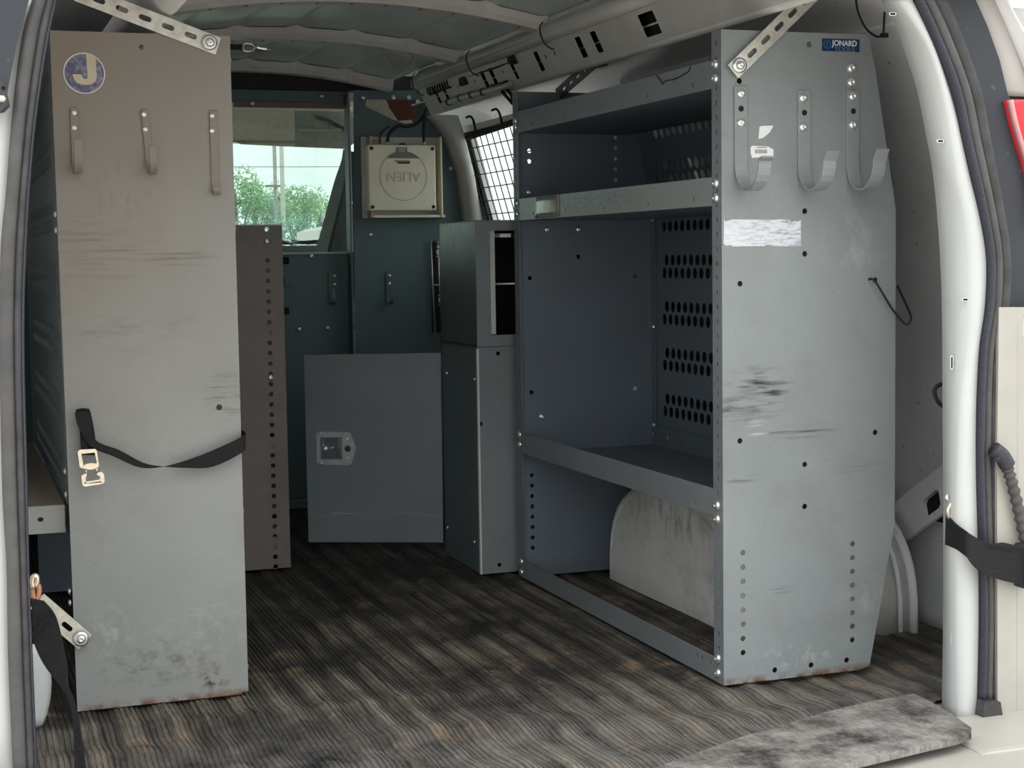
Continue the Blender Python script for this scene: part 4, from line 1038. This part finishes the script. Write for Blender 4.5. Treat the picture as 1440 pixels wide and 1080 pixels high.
# body as folded sheets with an open door side facing the camera's left
plateYZ('side_panel', [(CY, 0), (3.985, 0), (3.985, .558), (CY, .558)], [], .002, CX, M_DARKP, lc)
for (y, z) in [(3.9385,0.4799), (3.71,0.4806), (3.9568,0.0738), (3.7315,0.0733)]: bolt((CX, y, z), .0052, (-1, 0, 0), lc)
rp = plateXZ('rear_panel', [(CX, 0), (1.60, 0), (1.60, .558), (CX, .558)], [(0.1449,1.3497)] and [circ(x, z, .005) for x, z in [(1.2701,0.0201), (1.228,0.372), (1.2749,0.5428)]], .002, CY, M_LIP, lc)
box('folded_edge', CX - .002, CX + .003, CY - .004, CY + .006, 0, .556, M_BOW, lc, .0004)
box('top_panel', CX, 1.60, CY, 3.985, .556, .560, M_SHELF, lc, .0004)
box('top_panel', CX, 1.60, 3.98, 3.985, 0, .556, M_DARKP, lc, .0004)
# door, open, standing out towards the left
th_ = math.radians(25)
DU = (Vector([(0.8607,4.0,0.5406)][0]) - Vector([(1.2293,4.0,0.528)][0])); 
d0 = Vector((1.2185, 3.984, .030)); dU = Vector((-math.cos(th_), math.sin(th_), 0)); W_ = .362; Hd = .499
pd = [(0, 0), (W_, .0), (W_, Hd), (0, Hd)]
dv = Vector((0, 0, 1))
do = plate('door', [(0, 0), (W_, 0), (W_, Hd), (0, Hd)], [], .016, d0 + Vector((0, 0, 0)), dU, dv, M_DOOR, lc, .001)
Wn = dU.cross(dv)  # towards +y or -y
fy = -Vector((dU.y * -1, dU.x, 0))
fn = Vector((math.sin(th_) * -1, -math.cos(th_), 0))
def dpt(u, v, o=0): return d0 + dU * u + dv * v + fn * (o)
lx = Vector((1, 0, 0))
def dplate(nm, poly, holes, th, off_, mat, par): # poly in (x to the right along the door, z)
    return plate(nm, poly, holes, th, d0 + fn * off_, -dU, dv, mat, par)
M_LATCH = plain('dull grey latch', (.40, .41, .41), .35, metal=.2, var=.15, scale=50)
# latch plate: left edge at about u=.352 from the hinge
lu = lambda px: -(1.220 - (px * .00189 - .00189 * 427 + .861 - .003) ) 
def dl(px, py): return ((px - 622) * .00185, .498 - (py - 497) * .00187)
lp_ = [dl(444, 606), (dl(446, 605.5)), dl(488, 606), dl(492, 608), dl(499, 629), dl(492, 651), dl(488, 653), dl(446, 652), dl(442, 650), dl(442, 609)]
lt = dplate('latch', lp_, [[dl(447, 613), dl(479, 613), dl(479, 645), dl(447, 645)]], .003, .001, M_LATCH, do)
dplate('latch_cup', [dl(446, 612), dl(480, 612), dl(480, 646), dl(446, 646)], [], .0006, .0003, M_HOLE, do)
dplate('latch_handle', [dl(450, 615), dl(472, 614), dl(477, 643), dl(450, 643)], [], .0025, .0012, plain('worn dark steel', (.09, .10, .12), .35, metal=.2), do)
u_, v_ = dl(455, 629); p_ = d0 + (-dU) * u_ + dv * v_ + fn * .004
bolt(p_, .0085, fn, do); 
u_, v_ = dl(460, 629); tube('latch_rod', [d0 - dU * u_ + dv * v_ + fn * .005, d0 - dU * (u_ + .014) + dv * (v_ + .004) + fn * .005], .004, M_LATCH, do, 6, 1)
u_, v_ = dl(451.5, 629); tube('latch_pin', [d0 - dU * u_ + dv * (v_ + .024) + fn * .004, d0 - dU * u_ + dv * (v_ - .024) + fn * .004], .0022, M_BOLT, do, 6, 1)
u_, v_ = dl(487, 629.5); b_ = bolt(d0 - dU * u_ + dv * v_ + fn * .004, .0085, fn, do, None, 'lock_cylinder'); b_.data = BOLT.copy(); b_.data.materials[0] = M_RUBBERM
for px, py in ((448, 608), (487, 616), (487, 642.5), (448, 650)):
    u_, v_ = dl(px, py); bolt(d0 - dU * u_ + dv * v_ + fn * .004, .0042, fn, do, None, 'rivet')

uc = thing('cabinet', 'upper dark steel cabinet with a tall opening, standing on the lower cabinet', 'cabinet', (CX, CY, .56))
plateYZ('side_panel', [(CY, .561), (3.985, .561), (3.985, .866), (CY, .866)], [], .002, CX, M_BRONZE, uc)
plateXZ('rear_panel', [(CX, .561), (1.60, .561), (1.60, .866), (CX, .866)], [[(1.2596,0.8391), (1.3202,0.8403), (1.3163,0.5868), (1.2573,0.5886)] if 0 else [(1.2585, .588), (1.45, .588), (1.45, .842), (1.2585, .842)]], .002, CY, M_LIP, uc)
box('top_panel', CX, 1.60, CY, 3.985, .8645, .8675, M_SHELF, uc, .0004)
box('bottom_panel', CX, 1.60, CY, 3.985, .5605, .5635, M_DARKP, uc, .0004)
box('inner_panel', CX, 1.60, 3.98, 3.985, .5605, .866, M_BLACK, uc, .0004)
box('opening_rail', 1.2585, 1.272, CY + .001, CY + .012, .590, .842, M_BOW, uc)
box('opening_rail', 1.262, 1.266, CY - .004, CY + .002, .590, .842, M_BOW, uc)
tube('cross_rod', [(1.272, CY + .02, .712), (1.45, CY + .02, .712)], .0032, M_STEEL, uc, 6, 1)
ls = box('label_strip', 1.270, 1.45, CY + .018, CY + .02, .824, .836, M_BLACK, uc, 0)
bm_text('lettering', 'ALL', .0115, (1.273, CY + .0175, .8305), X3, Z3, M_PAPER, ls)
box('printed_label', 1.291, 1.319, CY + .0165, CY + .0178, .8258, .8345, M_PAPER, ls, 0)

# ------------------------------------------------------------------ partition between cargo space and cab
PY_ = 5.03
pt = thing('partition', 'blue grey steel partition with a window between the cargo space and the cab', 'partition', (XC, PY_, 0))
wx0, wx1, wz0, wz1 = .62, 1.2465, .800, 1.270
plateXZ('left_section', [(-.05, 0), (1.25, 0), (1.25, 1.31), (.62, 1.33), (.2, 1.30), (-.0, .9)],
    [[(wx0, wz0), (wx1, wz0), (wx1, wz1), (wx0, wz1)]], .003, PY_ + .004, M_TEAL, pt)
box('pane', wx0 - .01, wx1 + .005, PY_ + .008, PY_ + .011, wz0 - .01, wz1 + .01, M_PANE, pt, 0)
box('window_ledge', wx0, 1.24, PY_ - .006, PY_ + .002, .795, .8015, plain('bright ledge', (.5, .5, .47), .4), pt)
box('window_rail', .88, 1.25, PY_ - .004, PY_ + .001, 1.255, 1.274, plain('rosy brown rail', (.17, .12, .10), .5), pt)
box('window_post', 1.238, 1.252, PY_ - .006, PY_ + .001, .80, 1.29, M_BOW, pt)
cutout = [(1.2935,1.2813), (1.2907,1.2589), (1.3276,1.2439), (1.3786,1.22), (1.4207,1.2071), (1.4587,1.2121), (1.4782,1.235), (1.4935,1.285)]
right = [(1.2525,1.3095), (1.4845,1.3142), (1.5074,1.2626), (1.5249,1.1812), (1.5705,1.1795), (1.6268,1.077), (1.6281,0.8743), (1.6207,0.456)] + [(1.62, .0), (1.232, .0)]
ctr = plateXZ('center_section', right, [cutout, [(1.497, .535), (1.58, .535), (1.58, .828), (1.497, .828)]], .003, 4.983, M_TEAL, pt)
box('center_flange', 1.232, 1.2365, 4.98, PY_, .0, 1.30, M_TEAL, pt)
for q in [(1.2816,4.978,1.2876), (1.3819,4.978,1.2895), (1.4337,4.978,1.2905), (1.4642,4.978,1.2775), (1.5702,4.978,1.0651), (1.2974,4.978,0.8543)]: bolt((q[0], 4.979, q[2]), .0075, (0, -1, 0), ctr)
for q in [(1.1613,5.024,1.2942), (0.9388,5.024,1.2679), (1.2484,5.024,1.2622), (1.1143,5.024,0.7891), (1.246,5.024,0.9577), (1.0693,5.024,0.5569), (1.1618,5.024,0.5588)]: bolt((q[0], 5.028, q[2]), .0075, (0, -1, 0), pt)
for q in [(1.0323,5.028,0.7768), (1.0281,5.028,0.6168)]: box('slot_cover', q[0] - .012, q[0] + .010, 5.024, 5.030, q[2] - .012, q[2] + .010, M_HOLE, pt)
for q in [(1.0347,5.026,0.7092), (1.0305,5.026,0.5512)]: box('clip', q[0] - .01, q[0] + .012, 5.022, 5.030, q[2] - .014, q[2] + .014, M_DARKP, pt)
j_hook('hook', 1.168, 1.181, PY_ - .004, .735, .633, .040, .685, pt, M_DARKP, [(1.1882,0.7245), (1.1875,0.6972)], .003, .0, 0, br=.0062)
j_hook('hook', 1.345, 1.358, 4.975, .735, .633, .040, .685, pt, M_DARKP, [(1.3557,0.7218), (1.3552,0.6968)], .003, .0, 0, br=.0062)
box('base_ledge', .2, 1.62, 4.93, 4.978, -.004, .018, M_DARKP, pt)
# bars and tags in the partition slot beside the cabinet
dk = thing('slot_bars', 'narrow metal bars with small white tags in the partition slot beside the cabinet', 'rack', (1.49, 4.95, .53))
for k, (x, wd) in enumerate(((1.494, .004), (1.506, .003), (1.518, .004))):
    tube('upright', [(x, 4.965, .835), (x + .008, 4.965, .532)], wd / 2 + .0008, M_STEEL if k != 1 else M_BLACK, dk, 6, 1)
box('backing', 1.50, 1.585, 5.0, 5.005, .53, .83, M_BLACK, dk)
for z, mt, x0_ in ((.828, M_STEEL, 1.515), (.811, M_PAPER, 1.515), (.782, M_STEEL, 1.51), (.690, M_STEEL, 1.494), (.682, M_STEEL, 1.52), (.664, M_PAPER, 1.53), (.655, M_STEEL, 1.515), (.625, M_STEEL, 1.515)):
    box('cross_bar', x0_, 1.585, 4.96, 4.966, z - .002, z + .002 + (.003 if mt is M_PAPER else 0), mt, dk, .0004)
box('tag', 1.510, 1.585, 4.955, 4.959, .789, .803, M_PAPER, dk, 0)
tg = box('tag', 1.514, 1.528, 4.955, 4.959, .634, .648, M_PAPER, dk, 0)
box('print_line', 1.517, 1.525, 4.954, 4.955, .639, .643, M_INK, tg, 0)
box('print_line', 1.517, 1.533, 4.954, 4.955, .794, .798, M_INK, dk, 0)

# reader housing, mounted upside down
rb = thing('reader_unit', 'beige square electronics housing mounted on the partition with cables on top', 'electronic unit', (1.42, 4.94, 1.04))
x0_, z1_ = [(1.2695,1.1633)][0]; x1_, z0_ = [(1.5375,0.9066)][0]
plateXZ('mounting_plate', [(x0_, z0_), (x1_, z0_), (x1_, z1_), (x0_, z1_)], [circ(x0_ + .010, z1_ - .025, .004), circ(x0_ + .010, z0_ + .025, .004), circ(x1_ - .008, z1_ - .025, .004), circ(x1_ - .008, z0_ + .025, .004)], .003, 4.977, M_BOW, rb)
box('side_flange', x0_ + .020, x0_ + .028, 4.93, 4.975, z0_, z1_, M_COPPER, rb)
box('side_flange', x0_, x0_ + .016, 4.966, 4.975, z0_, z1_, M_BOW, rb)
box('side_flange', x1_ - .018, x1_ - .012, 4.925, 4.975, z0_, z1_, M_READER, rb)
box('side_flange', x0_ + .022, x1_ - .004, 4.93, 4.974, z0_, z0_ + .008, M_READER, rb)
box('side_flange', x0_ + .022, x0_ + .065, 4.95, 4.97, z1_ - .012, z1_, M_COPPER, rb)
hx0, hz1 = [(1.2794,1.136)][0]; hx1, hz0 = [(1.5018,0.9284)][0]
hb = box('housing', hx0, hx1, 4.92, 4.972, hz0, hz1, M_READER, rb, .006, None, 3)
hcx, hcz = (hx0 + hx1) / 2 + .003, (hz0 + hz1) / 2 + .006
plateXZ('recess_ring', circ(hcx, hcz, .078, 48), [circ(hcx, hcz, .0768, 48)], .0006, 4.9195, plain('shadow line', (.22, .2, .15), .6), hb)
seg = [(hcx + .078 * math.cos(PI * a / 24), hcz + .078 * math.sin(PI * a / 24)) for a in range(6, 19)]
seg = [(x, z) for x, z in seg]
lab = plateXZ('label', seg, [], .001, 4.9195, M_GREYLBL, hb)
box('label_tab', hcx - .022, hcx + .014, 4.9183, 4.9195, hcz + .07, hz1 - .008, M_GREYLBL, hb, 0)
for k in range(4): box('tab_rib', hcx - .014 + .006 * k, hcx - .012 + .006 * k, 4.9172, 4.9183, hcz + .074, hcz + .088, M_READER, hb, 0)
box('print_line', hcx - .028, hcx + .022, 4.917, 4.9184, hcz + .045, hcz + .0475, M_INK, hb, 0)
box('print_line', hcx - .018, hcx + .022, 4.917, 4.9184, hcz + .038, hcz + .0435, M_INK, hb, 0)
bm_text('lettering', 'ALIEN', .042, (hcx, 4.9192, hcz - .002), (-1, 0, 0), (0, 0, -1), plain('embossed letter', (.60, .55, .42), .5), hb, ext=.0006, align='CENTER')
for q in ((hx0 + .012, hz1 - .012), (hx1 - .010, hz1 - .012), (hx0 + .012, hz0 + .012), (hx1 - .010, hz0 + .012)):
    b_ = bolt((q[0], 4.9198, q[1]), .006, (0, -1, 0), hb, None, 'screw'); b_.data = BOLT.copy(); b_.data.materials[0] = M_RUBBERM
for (px) in (544, 596):
    q = [(1.3486,4.945,1.1384), (1.4707,4.945,1.1396)][0 if px == 544 else 1]
    tube('connector', [(q[0], 4.945, q[2] - .004), (q[0], 4.945, q[2] + .018)], .0055, M_BOLT, rb, 8, 1)
plateXZ('top_handle', circ(1.40, hz1 + .0, .013, 14, .007), [], .01, 4.955, M_BLACK, rb)
cable('black antenna cable from the reader top up to the roof rail', [(1.4664,4.93,1.1452), (1.4673,4.93,1.1901), (1.4703,4.93,1.2238), (1.4731,4.93,1.2463), (1.4876,4.93,1.2622)], .0045)
cable('black cable bending over from the reader top behind the beige trim', [(1.3483,4.935,1.1444), (1.3534,4.935,1.1668), (1.3678,4.935,1.1848), (1.389,4.935,1.1962), (1.4194,4.935,1.1944), (1.4503,4.935,1.2083), (1.472,4.935,1.2355)], .005)
cable('thin grey cable loop on the left of the reader top', [(1.324,4.94,1.1401), (1.3269,4.94,1.1669), (1.3412,4.94,1.1849), (1.3577,4.94,1.194)], .003, M_RUBBERM)

# ------------------------------------------------------------------ cab seen through the partition
tag(box('trim_26', .0, 1.80, 5.25, 5.6, 1.30, 1.34, M_BEIGE), 'beige cab headliner', kind='structure')
sv = thing('overhead_trim', 'beige curved cab trim with a rust red patch behind the partition cut-out', 'trim', (1.5, 5.2, 1.25))
rows = []
for k in range(10):
    a = k / 9; P0 = Vector([(1.3219,5.15,1.3442)][0]).lerp(Vector([(1.4377,5.15,1.3467)][0]), a); P1 = Vector([(1.3007,5.15,1.2516)][0]).lerp(Vector([(1.5181,5.15,1.2129)][0]), a)
    rows.append([P0 + Vector((0, .03, 0)), P0.lerp(P1, .5) + Vector((0, .01, 0)), P1 + Vector((0, .0, 0)), P1 + Vector((0, .05, -.01))])
loft('trim_shell', rows, M_BEIGE, sv, True, .004)
strip('red_patch', [(1.3898,5.11,1.3093), (1.4057,5.11,1.2682), (1.4338,5.11,1.2271)], [(1.4597,5.11,1.3107), (1.4783,5.11,1.2694), (1.4921,5.11,1.2326)], .003, M_MAROON, sv, 1)
strip('grey_cover', [(1.4565,5.115,1.3204), (1.475,5.115,1.2745), (1.4836,5.115,1.2236)], [(1.5639,5.115,1.3225), (1.5629,5.115,1.276), (1.5469,5.115,1.2105)], .003, M_RUBBER, sv, 1)
# sun visors
vs = thing('sun_visor', 'beige sun visor folded down at the top of the windshield', 'sun visor', (1.1, 5.8, 1.3))
vq = [(0.9431,5.8,1.3382), (1.2368,5.8,1.3332), (1.2357,5.8,1.1894), (1.1964,5.8,1.1904), (1.041,5.8,1.1966), (1.0258,5.8,1.2028), (0.9392,5.8,1.207)]
plateXZ('visor_board', [(x, z) for x, y, z in vq], [], .02, 5.82, M_BEIGE, vs)
box('visor_edge', vq[0][0], vq[1][0], 5.79, 5.80, vq[4][2] + .004, vq[4][2] + .012, M_GREENG, vs)
vs2 = thing('sun_visor', 'grey green sun visor beside the beige one, partly hidden by the slanted trim', 'sun visor', (1.35, 5.8, 1.3))
vq = [(1.2365,5.81,1.3392), (1.4681,5.81,1.3433), (1.465,5.81,1.2078), (1.4321,5.81,1.184), (1.2326,5.81,1.1901)]
plateXZ('visor_board', [(x, z) for x, y, z in vq], [], .02, 5.83, M_GREENG, vs2)
tube('visor_rod', [(1.2389,5.795,1.2507), (1.3286,5.795,1.2493), (1.4086,5.795,1.2529)], .006, plain('pale rod', (.4, .42, .36), .5), vs2, 6)
tube('visor_arm', [(1.3165,5.795,1.2955), (1.356,5.795,1.2858), (1.3955,5.795,1.2656), (1.4326,5.795,1.248)], .007, M_SEAT, vs2, 6)
# slanted seat / trim
st = thing('cab_seat', 'tall charcoal cab seat side with a paler edge strip behind the partition window', 'seat', (1.4, 5.5, .3))
SL = [(1.3905,5.6,1.162), (1.3742,5.6,1.1292), (1.344,5.6,1.0612), (1.319,5.6,0.9858), (1.2908,5.6,0.8903), (1.2573,5.6,0.7849), (1.2228,5.6,0.6392)]
SM = [(1.3906,5.58,1.1557), (1.3813,5.58,1.0904), (1.3671,5.58,1.0352), (1.3473,5.58,0.9649), (1.3247,5.58,0.8846), (1.2965,5.58,0.7842), (1.2646,5.58,0.6386)]
SR = [(1.5577,5.56,1.1556), (1.5563,5.56,1.09), (1.5552,5.56,1.0344), (1.5537,5.56,0.9635), (1.5519,5.56,0.8823), (1.5498,5.56,0.7806), (1.5467,5.56,0.6326)]
strip('pale_edge', SL, SM, .05, M_SEATL, st)
strip('seat_side', SM, SR, .06, M_SEAT, st)
tag(box('trim_27', .0, 1.85, 6.05, 6.5, .50, .832, M_DASH, None, .03, None, 3), 'blue grey dashboard', kind='structure')
dt = thing('paper_clutter', 'crumpled papers lying on the dashboard', 'papers', (1.25, 6.15, .84))
for k in range(7):
    x = 1.12 + .045 * k; y = 6.1 + .03 * (k % 3)
    V_ = [(x + random.uniform(-.03, .03) + .04 * i, y + .05 * j, .834 + random.uniform(0, .022)) for j in range(3) for i in range(3)]
    mesh('sheet', V_, [(0, 1, 4, 3), (1, 2, 5, 4), (3, 4, 7, 6), (4, 5, 8, 7)], M_DASH if k % 2 else M_RUBBER, dt)
# windshield
wv = [[(x, 6.45 + .28 * (1.30 - z) / .5 - .12 * ((x - XC) / .9) ** 2, z) for x in [.0 + 1.8 * k / 12 for k in range(13)]] for z in (.80, .92, 1.05, 1.18, 1.30)]
ws = tag(loft('window_2', wv, M_GLASSG, None, True), 'green tinted windshield with hazy smears and a painted dashboard reflection', kind='structure')
tag(box('trim_28', -.1, 1.9, 6.40, 6.62, 1.28, 1.40, M_BOW), 'header over the windshield', kind='structure')
tag(box('trim_29', -.15, 1.95, 6.55, 6.75, -.1, .80, M_WHITE), 'firewall and front of the cab', kind='structure')

# ------------------------------------------------------------------ outside
gr = tag(box('ground', -60, 90, -40, 120, -.80, -.66, M_GROUND, None, 0), 'pale dusty lot around the van', kind='structure')
def tree(label, cx, cy, cz, r, h, nleaf, mat, seed, group='trees seen through the windshield', squash=.8):
    rnd = random.Random(seed)
    t = thing('tree', label, 'tree', (cx, cy, -.66), group)
    V, F = [], []
    blobs = [(Vector((cx + rnd.uniform(-.7, .7) * r, cy + rnd.uniform(-.6, .6) * r, cz + rnd.uniform(-.6, .55) * r * squash)), r * rnd.uniform(.28, .5)) for _ in range(14)]
    for k in range(nleaf):
        c, rr = rnd.choice(blobs)
        d = Vector((rnd.gauss(0, 1), rnd.gauss(0, 1), rnd.gauss(0, 1))).normalized() * rr * rnd.uniform(.5, 1.1)
        p = c + d; s = r * rnd.uniform(.035, .08)
        a = Vector((rnd.gauss(0, 1), rnd.gauss(0, 1), rnd.gauss(0, 1))).normalized(); b = a.orthogonal().normalized()
        i = len(V); V += [p - a * s, p + b * s * .4, p + a * s, p - b * s * .4]; F.append((i, i + 1, i + 2, i + 3))
    o = mesh('foliage', V, F, mat, t); o['kind'] = 'stuff'
    tube('trunk', [(cx, cy, -.7), (cx + .05, cy, cz * .4), (cx, cy, cz)], h, M_BARK, t, 8, 4, False, lambda i, m: h * (1 - .6 * i / m))
    for k in range(5):
        c, rr = blobs[k]; tube('branch', [(cx, cy, cz * .3), ((cx + c.x) / 2, (cy + c.y) / 2, (cz * .3 + c.z) / 2 + .1), c], h * .35, M_BARK, t, 5, 3)
def at(px): return px
for (c, r, lab, mt, sd, nl) in (
    ([(7.8388,45.0,2.6364)][0], 1.05, 'tallest leafy tree, at the left of the windshield view', M_LEAF, 1, 2600),
    ([(8.7606,47.0,2.3031)][0], .75, 'small tree just left of the utility poles', M_LEAFB, 2, 1600),
    ([(9.9204,50.0,2.2204)][0], .8, 'low bushy tree behind the utility poles', M_LEAF, 3, 1600),
    ([(11.0749,52.0,2.4599)][0], 1.0, 'rounded tree just right of the utility poles', M_LEAF, 4, 2200),
    ([(12.2588,54.0,2.2552)][0], .85, 'rightmost low tree beyond the windshield', M_LEAF, 5, 1600)):
    tree(lab, c[0], c[1], c[2], r, .09, nl, mt, sd)
for nm, x, r in (('thin', 389, .05), ('thick', 398.5, .065)):
    q = ([(8.3939,42.0,1.429)] if nm == 'thin' else [(9.4012,46.0,1.4889)])[0]
    t = thing('utility_pole', '%s grey utility pole seen through the windshield' % ('left, darker' if nm == 'thin' else 'right, paler'), 'pole', (q[0], q[1], -.66))
    tube('pole_shaft', [(q[0], q[1], -.66), (q[0], q[1], 3), (q[0], q[1], 8)], r, plain('grey pole wood', (.34, .33, .32) if nm == 'thin' else (.52, .52, .5), .8), t, 8, 2)
    for z in ((2.7,) if nm == 'thin' else (5.5,)): box('crossarm', q[0] - .28, q[0] + .12, q[1] - .1, q[1] - .06, z - .03, z + .03, M_BARK, t)
for k, (a, b, lab) in enumerate(((3.3, 3.25, 'lower overhead wire'), (3.9, 4.1, 'upper overhead wire'))):
    tag(tube('overhead_wire', [(2, 42, b), (7, 42, a - .1), (14, 42, b)], .008, M_RUBBER, None, 4, 4), lab + ' beyond the windshield', 'wire')
hd = thing('hedge', 'long blue green hedge beyond the windshield', 'hedge', (8, 41, -.66))
rnd = random.Random(9); V, F = [], []
for k in range(9000):
    p = Vector((rnd.uniform(2, 14), 40 + rnd.uniform(-.4, .4), rnd.uniform(-.6, 1.75 + .15 * math.sin(k * .01)))); s = rnd.uniform(.05, .10)
    a = Vector((rnd.gauss(0, 1), rnd.gauss(0, 1), rnd.gauss(0, 1))).normalized(); b = a.orthogonal()
    i = len(V); V += [p - a * s, p + b * s * .5, p + a * s, p - b * s * .5]; F.append((i, i + 1, i + 2, i + 3))
o = mesh('foliage', V, F, M_LEAFB, hd); o['kind'] = 'stuff'
# pale vehicle parked outside
pv = thing('parked_van', 'cream coloured vehicle parked outside beyond the windshield', 'van', (5.6, 25, -.66))
q = [(5.3392,25.0,1.275), (5.9262,25.0,1.3605), (5.9203,25.0,1.1126), (5.3352,25.0,1.1185)]
q = [(q[0][0] + .36,)]
prof = [(q[0][0] - .02, .2), (q[0][0] - .02, 1.22), (q[0][0] + .12, 1.27), (q[0][0] + .5, 1.34), (q[0][0] + 2.2, 1.38), (q[0][0] + 2.8, .9), (q[0][0] + 3.4, .75), (q[0][0] + 3.4, -.2), (q[0][0] - .02, -.2)]
plateXZ('body', prof, [], 1.7, 26.7, M_CREAM, pv)
plateXZ('side_glass', [(q[0][0] + 1.2, .8), (q[0][0] + 2.6, .8), (q[0][0] + 2.15, 1.25), (q[0][0] + 1.2, 1.25)], [], .02, 25.0, M_DASH, pv)
for x in (.6, 2.8):
    plateXZ('wheel', circ(q[0][0] + x, -.33, .33, 20), [], .22, 25.1, M_BLACK, pv)
